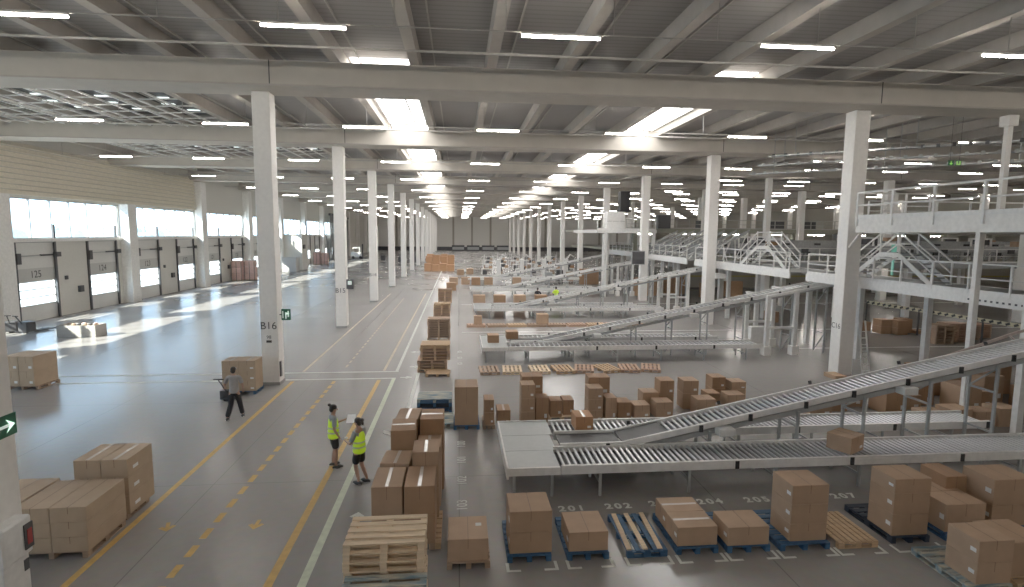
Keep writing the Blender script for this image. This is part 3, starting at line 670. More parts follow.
# row of empty pallets, second line
for i, (a, b_) in enumerate([(.96,1.85),(2.05,2.98),(3.35,4.35),(4.48,5.40),(5.52,6.44),(6.60,7.50),(7.72,8.66),(8.80,9.95)]):
    pallet(a, round(a+.9,2), 25.05, 26.35, 0, '%s empty wooden pallet in the row before the second line' % ORL[i], [WOODD,WOOD,WOOD,WOODO,WOODR,WOODO,WOODR,WOODR][i], 'y', 5, rz=R([2,-3,0,4,-12,14,-8,-18][i]))
for i in range(9):
    far_pallet(.95, 1.3, [WOODR,WOODD,WOODO,WOODD,WOODD,WOODR,WOODO,WOODR,WOODD][i], (1.2+i*1.42, 38.6, 0), '%s empty pallet in the row before the third line' % ORL[i], rz=R(90+random.uniform(-6,6)))
carton('small carton standing on the first pallet before the third line', 1.05, 1.6, 38.4, 38.95, .144, .75, 1, detail=False)
carton('larger carton standing among pallets before the third line', 5.5, 6.3, 38.4, 39.1, .144, .85, 1, detail=False)
# brown pallet stacks along the walkway
for s, (x, y, n, m_) in enumerate([(-1.12, 26.3, 9, WOODD), (-1.22, 34.2, 9, WOODD), (-1.28, 42.8, 8, WOODD), (-1.28, 52.4, 9, WOODR), (-1.35, 58.5, 4, WOODR)]):
    for i in range(n):
        c = (x+random.uniform(-.025,.025)-(.12 if s == 0 and i < 4 else 0), y, i*.144); mm = WOODO if (i == n-1 and s in (0,2)) else ([WOODR,WOODD,WOODO][(i*5+s) % 3] if s != 1 else WOODD)
        lab = '%s pallet from the floor, %s brown stack along the walkway' % (ORL[i], ORD[s])
        if s < 2: pallet(c[0]-.68, c[0]+.68, c[1]-.55, c[1]+.55, c[2], lab, mm, 'x', 6, group='pallets of walkway stack %s' % ORD[s])
        else: far_pallet(1.25, 1.1, mm, c, lab, 'pallets of walkway stack %s' % ORD[s])
pallet(-1.5, -.42, 24.9, 25.7, 0, 'single pallet lying flat in front of the first brown pallet stack', WOODO, rz=R(-3))
pallet(-1.62, -1.5+.9, 25.72, 25.9, .02, 'pallet leaning on edge at the first brown stack', WOODO)
# cartons behind line 1
pallet(-.18, .68, 17.95, 19.1, 0, 'dark blue pallet under the tall carton by the blue pallets', BLUEP)
stack('of the tall pair by the blue pallet pile', -.15, .64, 18.0, 19.0, P, [1.3], ci=0)
pallet(.8, 1.2, 17.95, 19.0, 0, 'narrow brown pallet right of the tall carton', WOODD)
stack('of the narrow pair right of the tall carton', .83, 1.17, 17.97, 18.6, P, [.42,.44], ci=2, label=['f'])
stack('standing just left of the head table', 1.28, 1.74, 18.2, 18.9, .0, [.56], ci=2, label=['f'], tape=True)
cl = [(2.10,2.58,18.27,.0,[.46,.46,.48],0),(2.20,2.95,19.0,.0,[.5,.5,.5],2),(2.62,3.08,18.45,.0,[.88],2),(3.16,3.58,18.62,.14,[.58],2),(3.65,4.04,18.8,.14,[.54],2),
      (4.46,4.98,18.42,.0,[.4,.4,.4],0),(4.62,5.4,19.1,.0,[.7,.7],2),(5.06,5.46,18.38,.0,[.86],0),(5.58,6.08,18.66,.0,[.60],2),(6.16,6.75,18.61,.0,[.50],1),
      (6.70,7.3,19.3,.0,[.75],0),(6.98,7.62,18.7,.0,[.56],1),(7.45,8.0,19.6,.0,[.55,.55],2),
      (8.35,8.95,19.6,.0,[.6,.48],0),(8.55,9.25,18.8,.0,[.6],1),(9.35,9.85,19.7,.0,[.55],2),(9.9,10.45,20.5,.0,[.5,.45],2),(10.1,10.8,19.6,.0,[.5],1),(10.6,11.2,20.3,.0,[.5,.3],1)]
for i, (a, b_, y, z, hs, ci) in enumerate(cl):
    stack('of the %s bundle from left behind the nearest line' % ORL[i] if i < 20 else 'of the rightmost bundle behind the nearest line', a, b_, y, y+.62, z, hs, ci=ci, label=['f'])
pallet(3.1, 4.1, 18.6, 19.8, 0, 'pallet under the two cartons left of the travelling orange one', WOOD)
# dark cartons under the incline, right
for i in range(10):
    x = 12.6+i*.98; h = [.5,.75,.6,.95,.55,.85,1.0,.65,1.1,.8][i]
    stack('%s in the dim row under the rising conveyor' % ORL[i], x, x+.86, 18.4+.5*(i % 3), 19.3+.5*(i % 3), 0, [h], ci=2 if i % 2 else 0, label=['f'])
for i in range(4):
    x = 18.8+i*1.05
    stack('in the %s tall dim pile under the rising conveyor' % ORL[i], x, x+.95, 20.6, 21.5, 0, [.6,.6] if i != 1 else [.7,.6], ci=2)
for i in range(4):
    x = 15.8+i*.9; stack('%s in the dark at the right edge under the conveyor' % ORL[i], x, x+.8, 16.9, 17.6, 0, [.55+.1*(i % 2)], ci=1)
tag(MB().bx(17.0, 17.55, 23.2, 24.0, 0, .18).build('board', CARD[1]), 'flat cardboard scrap at the foot of column C16', 'cardboard')
o = thing('ladder', 'thin white ladder leaning on column C16', 'ladder', (18.3, 23.7, 0))
MB().bar((.3,-.15,0),(.2,.22,2.6),.05).build('stile', RAILW, o); MB().bar((.65,-.15,0),(.5,.22,2.6),.05).build('stile', RAILW, o)
for q in range(7): MB().bar((.3,-.12+.05*q,.3*(q+1)),(.6,-.12+.05*q,.3*(q+1)),.03).build('rung', RAILW, o)

# ------------------------------------------------------------------ platforms and railings
def railing(parent, p, q, z, h=1.1, sp=2.0, t=.06, m=RAILW, toe=True):
    p = Vector((p[0], p[1], z)); q = Vector((q[0], q[1], z)); n = max(1, round((q-p).length/sp))
    mb = MB().bar(p+Vector((0,0,h)), q+Vector((0,0,h)), t).bar(p+Vector((0,0,h*.52)), q+Vector((0,0,h*.52)), t*.8)
    if toe: mb.bar(p+Vector((0,0,.08)), q+Vector((0,0,.08)), .02, .16)
    mb.build('guard_rail', m, parent)
    for i in range(n+1):
        c = p.lerp(q, i/n); MB().bar(c-Vector((0,0,.3)), c+Vector((0,0,h)), t*1.25).build('rail_post', m, parent)
o = thing('platform', 'high white railed platform at the right edge beside column C16', 'platform', (0,0,0))
MB().bx(17.4, 36, 9, 23.1, 7.15, 7.25).bx(20.8, 36, 23.1, 27, 7.15, 7.25).build('deck', STEEL2, o)
MB().bx(17.38, 17.5, 9, 23.1, 6.66, 7.27).bx(17.4, 20.8, 23.0, 23.1, 6.66, 7.27).bx(20.8, 36, 26.9, 27, 6.66, 7.27).bx(20.75, 20.85, 23.1, 27, 6.66, 7.27).build('fascia_beam', WHITE, o)
for y in (11, 14, 17, 20): MB().bx(17.5, 36, y-.1, y+.1, 6.8, 7.15).build('joist', BEAM, o)
railing(o, (17.36, 9.2), (17.36, 23.05), 7.25, 1.12, 2.05, .07)
railing(o, (17.36, 23.05), (20.75, 23.05), 7.25, 1.12, 1.2, .05)
railing(o, (20.9, 26.95), (36, 26.95), 7.25, 1.05, 1.9, .06)
MB().bx(17.5,17.7,17.3,17.46,0,6.66).build('post', WHITE, o); MB().bx(17.98,18.2,15.85,16.05,0,6.66).build('post', WHITE, o)
MB().bar((17.5,23.0,6.6),(17.75,23.9,6.0),.08).build('brace', WHITE, o)
o = thing('steel_post', 'slim white post rising from the platform to the roof beam', 'post', (25.3, 24.1, 7.25))
MB().bx(-.13,.13,-.1,.1,0,4.82).build('shaft', COLM, o); MB().bx(-.25,.22,-.25,.25,4.35,4.82).build('cap_bracket', COLM, o)
# walkway B
segs = []
for k in range(6):
    a = 15.5+14.4*k-14.4*(k == -1); segs.append((15.5+14.4*k, 28.4+14.4*k))
segs = [(9.0, 13.95)] + segs[:4]
for i, (a, b_) in enumerate(segs):
    o = thing('walkway', '%s section of the white mid-level walkway behind the right columns' % ORD[i], 'walkway', (0,0,0))
    MB().bx(18.75, 22, a, b_, 4.36, 4.44).build('deck', STEEL2, o); MB().bx(18.68, 18.78, a, b_, 4.08, 4.46).build('fascia_beam', RAILW, o)
    MB().bx(21.9, 22, a, b_, 4.08, 4.46).build('fascia_beam', WHITE, o)
    if i == 1:
        g = MB(); 
        for q in range(12): g.bx(18.665, 18.68, 16.2+q*.22, 16.28+q*.22, 4.2, 4.27)
        g.build('slots', DARK, o)
    railing(o, (18.72, a+.1), (18.72, b_-.1), 4.44, 1.1, 1.55, .05); 
    for y in (a+1.6, (a+b_)/2+1, b_-1.2): 
        MB().bx(20.9, 21.15, y-.12, y+.12, 0, 4.36).build('post', RAILW, o)
def crossover(lab, x, y0, y1, z=4.44, zt=5.95):
    o = thing('crossover_stair', lab, 'stairs', (x, 0, 0)); L = (y1-y0); a, b_ = y0+L*.38, y0+L*.62
    for s in (0, .9):
        MB().bar((s,y0,z),(s,a,zt-.1),.06,.2).bar((s,a,zt-.1),(s,b_,zt-.1),.06,.2).bar((s,b_,zt-.1),(s,y1,z),.06,.2).build('stringer', RAILW, o)
        MB().bar((s,y0,z+1),(s,a,zt+.9),.06).bar((s,a,zt+.9),(s,b_,zt+.9),.06).bar((s,b_,zt+.9),(s,y1,z+1),.06).bar((s,y0,z+.5),(s,a,zt+.4),.045).bar((s,a,zt+.4),(s,b_,zt+.4),.045).bar((s,b_,zt+.4),(s,y1,z+.5),.045).build('handrail', RAILW, o)
        for yy, zz in ((y0,z),(a,zt),(b_,zt),(y1,z)): MB().bar((s,yy,zz-.1),(s,yy,zz+.98),.06).build('rail_post', RAILW, o)
    for i in range(7):
        t = (i+.5)/7
        for ya, yb in ((y0, a), (y1, b_)): yy = ya+(yb-ya)*t; zz = z+(zt-z)*t; MB().bx(.03,.87,yy-.12,yy+.12,zz-.02,zz+.02).build('tread', STEEL2, o)
    MB().bx(.03,.87,a,b_,zt-.06,zt).build('landing', STEEL2, o)
crossover('white crossover stair with handrails left of column C16', 20.1, 32.6, 38.2, zt=5.8)
crossover('white crossover stair with handrails right of column C16', 20.1, 21.9, 26.8, zt=5.75)
for k, nmz in enumerate(['first', 'second', 'third']):
    dy = 14.4*(k+1)
    o = thing('support_frame', '%s white portal frame carrying a rising conveyor, beyond the nearest line' % nmz, 'frame', (0, dy, 0))
    for x, y in ((16.7,14.1),(18.3,14.1),(16.7,16.3),(18.3,16.3)): MB().bx(x-.1,x+.1,y-.1,y+.1,0,3.25+(x-16.7)*.2).build('post', RAILW, o); MB().bx(x-.2,x+.2,y-.2,y+.2,0,.5).build('foot', COLM, o)
    for p_, q_ in (((16.7,14.1,1.5),(18.3,14.1,1.5)),((16.7,16.3,1.5),(18.3,16.3,1.5)),((16.7,14.1,3.2),(21.5,14.1,4.05)),((16.7,16.3,3.2),(16.7,14.1,3.2)),((18.3,16.3,3.5),(18.3,14.1,3.5))): MB().bar(p_, q_, .13).build('crossbar', RAILW, o)
o = tag(MB().bx(17.2,18.3,31.0,31.5,0,1.1).build('control_cabinet', RAILW), 'white cabinet standing among the legs of the first portal frame', 'cabinet')
# main right mezzanine
GRN = mat('mezz_greenish', (.27,.27,.22), .7)
o = thing('mezzanine', 'wide middle-level machine deck in the right hall', 'mezzanine', (0,0,0))
MB().bx(22.2, 75, 40, 108, 4.1, 4.4).build('deck', GRN, o); MB().bx(22.2, 75, 39.9, 40, 4.05, 4.5).build('fascia_beam', STEEL2, o)
railing(o, (22.4, 40), (74, 40), 4.45, 1.1, 2.4, .05)
for x in range(24, 75, 6):
    for y in (41.5, 49, 60): MB().bx(x-.2, x+.2, y-.2, y+.2, 0, 4.1).build('post', COLM, o)
o = thing('upper_mezzanine', 'upper greenish railed deck across the right hall', 'mezzanine', (0,0,0))
MB().bx(20.5, 75, 67.9, 108, 6.8, 7.2).build('deck', GRN, o); MB().bx(20.5, 75, 67.8, 67.9, 6.7, 7.25).build('fascia_beam', GRN, o)
railing(o, (20.7, 67.9), (74, 67.9), 7.2, 1.15, 1.6, .06, mat('rail_grey', (.42,.41,.38), .5))
for x in range(22, 75, 7): MB().bx(x-.25, x+.25, 68.2, 68.7, 4.4, 6.8).build('post', GRN, o)
o = thing('gallery', 'white upper gallery with railing behind the second right column', 'gallery', (0,0,0))
MB().bx(14, 20.3, 56, 67.6, 6.62, 6.95).build('deck', RAILW, o); railing(o, (14.1, 56.1), (20.2, 56.1), 6.95, 1.15, .75, .05)
for x in (15, 20.1): MB().bx(x-.15, x+.15, 56.2, 56.5, 0, 6.62).build('post', RAILW, o)
o = thing('cabinet', 'white cabinet on the gallery beside the second right column', 'cabinet', (16.6, 58, 6.95)); MB().bx(-1.0, .9, 0, 1.2, 0, 1.9).build('body', RAILW, o); MB().bx(-1.0,.9,-.02,0,.9,.93).build('seam', DARK, o)
o = tag(MB().bx(17.0, 18.0, 58, 59, 8.85, 11.0).bx(16.9,18.1,57.9,59.1,8.85,9.0).build('duct', BLACK), 'black square duct rising above the white gallery cabinet', 'duct')
o = thing('monitor', 'dark square screen mounted on the third right column', 'screen', (17.9, 52.6, 4.2)); 
MB().bx(-1.2, -.0, -.1, 0, -.55, .65).build('panel', DARK, o); MB().bx(-1.26,.06,-.06,.02,-.62,.72).build('bezel', STEEL2, o)
# long sorter conveyors on the machine deck
for i, (y, z, x0, x1) in enumerate([(44,5.55,24,74),(47.5,5.2,20,74),(51,5.9,23,74),(55,5.3,20,74),(60,5.8,22,74),(64,5.4,22,74)]):
    o = thing('sorter_conveyor', '%s grey sorting conveyor on the machine deck, counted from the camera' % ORL[i], 'conveyor', (0, y, 0))
    MB().bx(x0, x1, -.55, .55, z-.12, z).build('belt', STEEL2, o); MB().bx(x0, x1, -.62, -.55, z-.3, z+.15).build('side_rail', STEEL, o); MB().bx(x0, x1, .55, .62, z-.3, z+.15).build('side_rail', STEEL, o)
    x = x0+.5; lf = None
    while x < x1:
        if lf is None: lf = MB().bx(-.06,.06,-.5,-.4,4.4,z-.2).bx(-.06,.06,.4,.5,4.4,z-.2).bar((0,-.45,4.5),(.9,-.45,z-.3),.05).bar((0,-.45,4.7),(0,.45,4.7),.05).build('leg_frame', STEEL2, o); q = lf
        else: q = lf.copy(); C.objects.link(q)
        q.parent = o; q.location = (x, 0, 0); x += 2.0
    mb = MB(); x = x0+1.2+i*.3
    while x < x1: mb.bx(x-.3, x+.25, -.75, -.62, z-.45, z-.1); x += 3.1
    mb.build('motor_row', DARK, o)
for i in range(20):
    y = [44,47.5,51,55,60][i % 5]; z = [5.55,5.2,5.9,5.3,5.8][i % 5]; x = 25+i*2.3+random.uniform(-.6,.6)
    carton('parcel riding a sorter conveyor, %s from left on the machine deck' % ORL[i], x, x+random.uniform(.5,1.1), y-.3, y+.3, z, z+random.uniform(.3,.6), [2,1,mat('carton_white',(.6,.6,.58),.7)][i % 3], detail=False)
for i in range(12):
    x = 24.5+i*3.7; o = thing('scanner_gate', 'dark scanning gate over the sorter, %s from left' % ORL[i], 'scanner', (x, [46,50,57][i % 3], 4.4))
    MB().bx(-.06,.06,-1,-.9,0,2.0).bx(-.06,.06,.9,1,0,2.0).bx(-.06,.06,-1,1,1.9,2.0).build('gate_frame', RAILW, o); MB().bx(-.3,.3,-.5,.3,1.4,1.85).build('scanner_head', DARK, o)
for i in range(8):
    y = 43+i*2.1; o = thing('chute', 'white lattice parcel chute between the right columns, %s from the camera' % ORD[i], 'chute', (18.9, y, 4.4))
    MB().bar((0,0,.3),(4.2,0,2.3),.6,.05).build('slide', STEEL2, o); MB().bar((0,-.32,.5),(4.2,-.32,2.5),.05,.12).build('side', STEEL, o)
    MB().bar((1,-.4,0),(2,-.4,1.3),.06).bar((2.4,-.4,0),(2,-.4,1.3),.06).bar((3,-.4,0),(4,-.4,2.3),.06).bar((4.2,-.4,0),(4,-.4,2.3),.06).build('truss', RAILW, o)
for i in range(8):
    dup(led, (22.5+i*5.8, 69.5, 6.55), label='tube light glowing under the upper deck, %s from left' % ORL[i], group='tube lights under the upper deck')
for i in range(6):
    dup(led, (25+i*8, 50+.5*i, 3.9), label='tube light below the machine deck, %s from left' % ORL[i], group='tube lights below the machine deck')
o = tag(MB().bx(23.52,23.6,28.2,28.3,4.4,6.1).bx(23.4,23.9,28.2,28.25,5.6,6.1).build('light_pole', MINT), 'glowing mint green panel on a pole behind the right stair', 'panel')
for i, (x, y, w_) in enumerate([(24.5,67.2,1.6),(52,67.2,2.2),(30.5,69,1.5),(40,69,2),(45,70,2)]):
    tag(MB().bx(x, x+w_, y, y+1, 7.25, 8.9 if i < 2 else 8.3).build('machine_cabinet', DARK), 'dark machine cabinet on the upper deck, %s' % ['leftmost','rightmost','second from left','middle one','fourth from left'][i], 'cabinet')
# right hall floor
pw = struct('wall_partition', MB().bx(27, XR, 66.5, 66.8, 0, 4.05), WALLB)
MB().bx(27, XR, 66.44, 66.5, 1.3, 1.5).build('yellow_band', mat('band_yellow', (.45,.38,.16), .7), pw)
for i, (x, y, hs) in enumerate([(27.9,34.0,[.5,.45]),(28.75,33.6,[.45,.5]),(29.55,34.2,[.5,.45]),(27.4,35.2,[.6]),(30.4,33.9,[.2]),(23.0,39,[.8]),(25.0,55,[1.5]),(27.5,56,[1.6]),(18.5,57,[1.9]),(22,58,[1.9]),(15.5,70,[2.0])]):
    stack('of the %s bundle on the shaded right hall floor' % ORL[i], x, x+(.75 if i < 7 else 2.4), y, y+.8, .05, hs, ci=2, detail=False)
for s in range(4):
    for i in range(8 if s < 2 else 6):
        far_pallet(1.2, 1.0, [WOODD,WOODR][s % 2], (29.4+s*1.45, 31.2+s*.6, i*.144), '%s pallet from the floor, %s dark stack in the right hall' % (ORL[i], ORL[s]), 'dark pallets right hall')
far_pallet(1.3, .9, WOODD, (32.5, 39, 0), 'lone dark pallet on the right hall floor')
far_pallet(1.3, .9, WOODR, (18.5, 44, 0), 'reddish pallet lying beyond the portal frames')
far_pallet(1.6, 1.0, WOODR, (21.5, 47, 0), 'second reddish pallet lying beyond the portal frames')
o = thing('barrier_chain', 'black and white striped barrier band across the right hall', 'barrier', (0,0,0))
pa, pb = Vector((29.5,37.5,1.75)), Vector((31.5,26.5,1.55)); MB().bar(pa, pb, .03, .22).build('band', mat('barrier_yellow', (.55,.5,.35), .5), o)
g = MB()
for q in range(26): g.bar(pa.lerp(pb, q/26)+Vector((-.02,0,-.05)), pa.lerp(pb, (q+.5)/26)+Vector((-.02,0,.05)), .02, .14)
g.build('stripes', BLACK, o)
for t in (0, .35, .7, 1): c = pa.lerp(pb, t); MB().bx(c.x-.04,c.x+.04,c.y-.04,c.y+.04,0,c.z+.05).build('stand', DARK, o)
o = tag(MB().bx(29,30.2,39,39.5,2.8,4.1).build('unit_heater', RAILW), 'white boxy unit hanging under the machine deck', 'unit')
# ------------------------------------------------------------------ far work area
for r_ in range(3):
    for i in range(6):
        x = 4.5+i*2.7+r_*.8; y = 88+r_*13+(i % 2)*2
        o = thing('packing_station', '%s packing station from left, %s row of the far work area' % (ORL[i], ORL[r_]), 'workstation', (x, y, 0), random.uniform(-.1,.1))
        MB().bx(-.9,.9,-.4,.4,.85,.92).build('bench_top', RAILW, o)
        MB().bx(-.88,-.82,-.38,-.32,0,2.3+.3*(i % 2)).bx(.82,.88,-.38,-.32,0,2.3+.3*(i % 2)).bx(-.88,-.82,.32,.38,0,.85).bx(.82,.88,.32,.38,0,.85).build('upright', RAILW, o)
        MB().bx(-.9,.9,-.35,.0,1.7,1.75).build('shelf', STEEL2, o)
        MB().bx(-.35,.3,-.1,-.05,1.1,1.55).build('screen', DARK if (i+r_) % 3 else RAILW, o); MB().bx(-.8,-.1,-.3,.3,.05,.7).build('bin', [DARK,mat('bin_brown',(.3,.22,.16),.8),STEEL2][(i+r_) % 3], o)
        carton('carton on the %s packing station, %s far row' % (ORL[i], ORL[r_]), x+.2, x+.8, y-.2, y+.25, .92, 1.35, (i+r_) % 3, detail=False, rz=.0)
for i in range(4):
    x = 6+i*3.6; y = 84+i*.8
    o = thing('wrapping_machine', '%s tall white wrapping machine in the far work area' % ORL[i], 'machine', (x, y, 0))
    MB().bx(-.3,.3,-.3,.3,0,2.6).build('mast', RAILW, o, bev=.05); MB().tube((.9,0,0),(.9,0,.12),.8,20).build('turntable', STEEL2, o); MB().bx(.28,.5,-.2,.2,.8,1.4).build('film_carriage', DARK, o)
    MB().bar((0,0,2.5),(.6,-.2,3.3),.16).bar((.6,-.2,3.3),(1.2,-.3,2.9),.12).build('arm', RAILW, o)
for i in range(5):
    tag(MB().bx(12+i*1.5, 12.9+i*1.5, 76, 77, 0, 1.2+.3*(i % 2)).build('roll_cage', [STEEL2,DARK,WOODD][i % 3]), '%s small bin of the group before the work area' % ORL[i], 'bin')
n = 0
for r_ in range(3):
    for i in range(4):
        for L in range(2 if r_ else 1):
            carton('%s orange carton, %s row, %s layer of the far heap' % (ORL[i], ORL[r_], ['bottom','top'][L]), -5.8+i*1.28, -4.62+i*1.28, 95+r_*4, 96.2+r_*4, L*1.3, L*1.3+1.3-(.2*((i+r_) % 2)), ORANGE, detail=False)
for i, (x, y) in enumerate([(-1.2,70),(.3,70.5),(1.6,70),(3.2,70.2),(6.8,70),(-1.4,63),(-.3,86),(1.2,88)]):
    carton('%s low carton behind the brown pallet stacks' % ORL[i], x, x+1.1, y, y+1, 0, .9, i % 3, detail=False)
# left side goods
for i, (x, y, h) in enumerate([(-29.0,76.5,2.5),(-27.6,77.2,2.5),(-28.0,114,2.4),(-26.6,114.5,2.2)]):
    o = thing('wrapped_load', '%s reddish wrapped pallet load by the dock wall, %s pair' % (['left','right'][i % 2], ['nearer','farther'][i//2]), 'load', (x, y, 0))
    for L in range(3): MB().bx(-.6,.6,-.6,.6,.15+L*h/3,.12+(L+1)*h/3).build('layer', REDW, o, bev=.04)
    for s in (-.62,0,.62): MB().bx(s-.03,s+.03,-.64,-.6,0,h).build('strap', DARK, o)
    MB().bx(-.6,.6,-.6,.6,0,.14).build('pallet_base', WOODD, o)
o = thing('forklift', 'white forklift parked far down the hall by the left wall', 'forklift', (-24.6, 140, 0))
MB().bx(-1.6,1.0,-.8,.8,.3,1.6).build('body', RAILW, o, bev=.1); MB().bx(-1.2,.5,-.75,.75,2.6,2.75).bx(-1.2,-1.1,-.75,.75,1.6,2.6).bx(.4,.5,-.75,.75,1.6,2.6).build('cab_frame', RAILW, o); MB().bx(1.0,1.2,-.5,.5,.1,3.6).build('mast', DARK, o)
for xx in (-1.1,.7):
    for yy in (-.8,.8): MB().tube((xx,yy-.12,.35),(xx,yy+.12,.35),.35,16).build('wheel', BLACK, o)
for i, (x, y) in enumerate([(-14,118),(-12.4,121),(-17,128),(-9.6,124),(-11,138)]):
    o = thing('roll_container', 'dark wire roll container far down the left hall, %s' % ORD[i], 'container', (x, y, 0))
    MB().bx(-.5,.5,-.4,.4,.15,.25).build('base', DARK, o)
    g = MB()
    for q in range(6): g.bx(-.5+q*.2-.02,-.5+q*.2+.02,-.4,-.37,.2,1.9); g.bx(-.5+q*.2-.02,-.5+q*.2+.02,.37,.4,.2,1.9)
    g.build('mesh_side', DARK, o); MB().bx(-.45,.45,-.35,.35,.25,1.3).build('goods', DARK, o)
for i, x in enumerate([5.5, 11, 16.5, 22]):
    o = thing('far_machine', 'dark row of equipment along the far wall, %s from left' % ORL[i], 'machine', (x-8, 205, 0)); MB().bx(0,4.6,0,1.5,0,2.0).build('body', DARK, o); MB().bx(.2,4.4,-.1,0,.4,1.4).build('doors', STEEL2, o)

# ------------------------------------------------------------------ people
def skin_mesh(name, J, E_, m, parent, root=0, sub=2, extra=None):
    me = bpy.data.meshes.new(name); me.from_pydata([j[:3] for j in J], E_, []); me.update()
    o = bpy.data.objects.new(name, me); C.objects.link(o)
    md = o.modifiers.new('s', 'SKIN'); md.use_smooth_shade = True; o.modifiers.new('u', 'SUBSURF').levels = sub
    sk = me.skin_vertices[0].data
    for i, j in enumerate(J):
        r = j[3]; sk[i].radius = (r, j[4] if len(j) > 4 else r); sk[i].use_root = (i == root)
    bpy.context.view_layer.update()
    nm = bpy.data.meshes.new_from_object(o.evaluated_get(bpy.context.evaluated_depsgraph_get())); bpy.data.objects.remove(o)
    if extra:
        bm = bmesh.new(); bm.from_mesh(nm); em = bpy.data.meshes.new('e'); em.from_pydata(extra.v, [], extra.f); bm.from_mesh(em); bm.to_mesh(nm); bm.free()
    nm.materials.clear(); nm.materials.append(m)
    for p in nm.polygons: p.use_smooth = True
    o = bpy.data.objects.new(name, nm); C.objects.link(o); o.parent = parent; return o
def person(lab, loc, rz, H, legL, legR, armL, armR, top, bottom, short, vest, hair, nod=0., female=False):
    """faces +y; leg: (knee, ankle); arm: (elbow, wrist); x is the person's right"""
    o = thing('person', lab, 'person', loc, rz); k = H/1.75
    S = lambda p: (p[0]*k, p[1]*k, p[2]*k)
    hip, sh = .95, 1.43; sw = .17 if female else .19
    J = [(0,0,hip,.135,.11),(0,.0,1.12,.12,.095),(0,.0,1.30,.14,.10),(0,-.01,1.44,.105,.08),(0,.005,1.53,.048),(0,.015+nod,1.60,.062,.07),(0,.02+nod,1.68,.072,.085),(0,.01+nod,1.74,.05,.06)]
    E_ = [(0,1),(1,2),(2,3),(3,4),(4,5),(5,6),(6,7)]
    def add(parent_i, pts):
        p = parent_i
        for q in pts: J.append(q); E_.append((p, len(J)-1)); p = len(J)-1
        return p
    arms = []; legs = []
    for s, arm in ((-1, armL), (1, armR)):
        e, w_ = Vector(arm[0]), Vector(arm[1]); shp = Vector((s*sw, 0, sh))
        d = (w_-e).normalized(); hnd = w_+d*.07
        add(3, [(*shp,.055), (*shp.lerp(e,.5),.046), (*e,.038), (*e.lerp(w_,.4),.037), (*w_,.024), (*hnd,.034,.018)])
        arms.append((shp, e, w_, d, hnd, s))
    for s, leg in ((-1, legL), (1, legR)):
        kn, an = Vector(leg[0]), Vector(leg[1]); hp = Vector((s*.09, 0, .90))
        add(0, [(*hp,.095), (*hp.lerp(kn,.5),.082), (*kn,.056), (*kn.lerp(an,.35),.058), (*an,.036), (an.x,an.y+.09,an.z-.055,.034)])
        legs.append((hp, kn, an))
    J = [(j[0]*k, j[1]*k, j[2]*k)+tuple(r*k for r in j[3:]) for j in J]
    ex = MB(); hx = nod*k
    ex.ball((0, .115*k+hx, 1.635*k), .014, .02, .024, 8, 6).ball((-.078*k, .02*k+hx, 1.64*k), .014, .02, .03, 8, 6).ball((.078*k, .02*k+hx, 1.64*k), .014, .02, .03, 8, 6)
    body = skin_mesh('body', J, E_, SKIN, o, 0, 2, ex)
    for (shp, e, w_, d, hnd, s) in arms:                        # fingers and thumb
        n_ = d.cross(Vector((0,0,1))); n_ = n_.normalized() if n_.length > .1 else Vector((0,1,0)); up = n_.cross(d).normalized()
        f = MB()
        for q in range(4):
            a = S(hnd+n_*(-.027+.018*q)+d*.02); mid = S(hnd+n_*(-.03+.02*q)+d*(.055+.006*(q in (1,2)))-up*.008); b_ = S(hnd+n_*(-.03+.02*q)+d*(.082+.008*(q in (1,2)))-up*.025)
            f.tube(a, mid, .0095, 6).tube(mid, b_, .009, 6, .007)
        f.tube(S(hnd-n_*.025*s-d*.02), S(hnd-n_*.055*s+d*.03-up*.01), .011, 6, .008)
        f.build('fingers', SKIN, body, smooth=True)
    # clothes
    TJ = [(0,0,.86,.175,.15),(0,0,.98,.168,.14),(0,0,1.14,.152,.125),(0,0,1.30,.168,.125),(0,-.01,1.44,.115,.092),(0,-.005,1.495,.062,.06)]; TE = [(0,1),(1,2),(2,3),(3,4),(4,5)]
    for (shp, e, w_, d, hnd, s) in arms:
        b0 = len(TJ); TJ += [(*shp,.076), (*shp.lerp(e,.45),.070), (*shp.lerp(e,.85),.070)]; TE += [(4,b0),(b0,b0+1),(b0+1,b0+2)]
    sc = lambda L: [(j[0]*k, j[1]*k, j[2]*k)+tuple(r*k for r in j[3:]) for j in L]
    skin_mesh('shirt', sc(TJ), TE, top, o)
    BJ = [(0,0,1.0,.145,.12),(0,0,.92,.15,.125)]; BE = [(0,1)]
    for (hp, kn, an) in legs:
        b0 = len(BJ); end = kn.lerp(an, 1.02) if not short else hp.lerp(kn, .92)
        if short: BJ += [(*hp.lerp(kn,.08),.112), (*hp.lerp(kn,.5),.112), (*end,.108)]; BE += [(1,b0),(b0,b0+1),(b0+1,b0+2)]
        else: BJ += [(*hp.lerp(kn,.08),.112), (*hp.lerp(kn,.5),.106), (*kn,.092), (*kn.lerp(an,.5),.088), (*end,.080)]; BE += [(1,b0),(b0,b0+1),(b0+1,b0+2),(b0+2,b0+3),(b0+3,b0+4)]
    skin_mesh('shorts' if short else 'trousers', sc(BJ), BE, bottom, o)
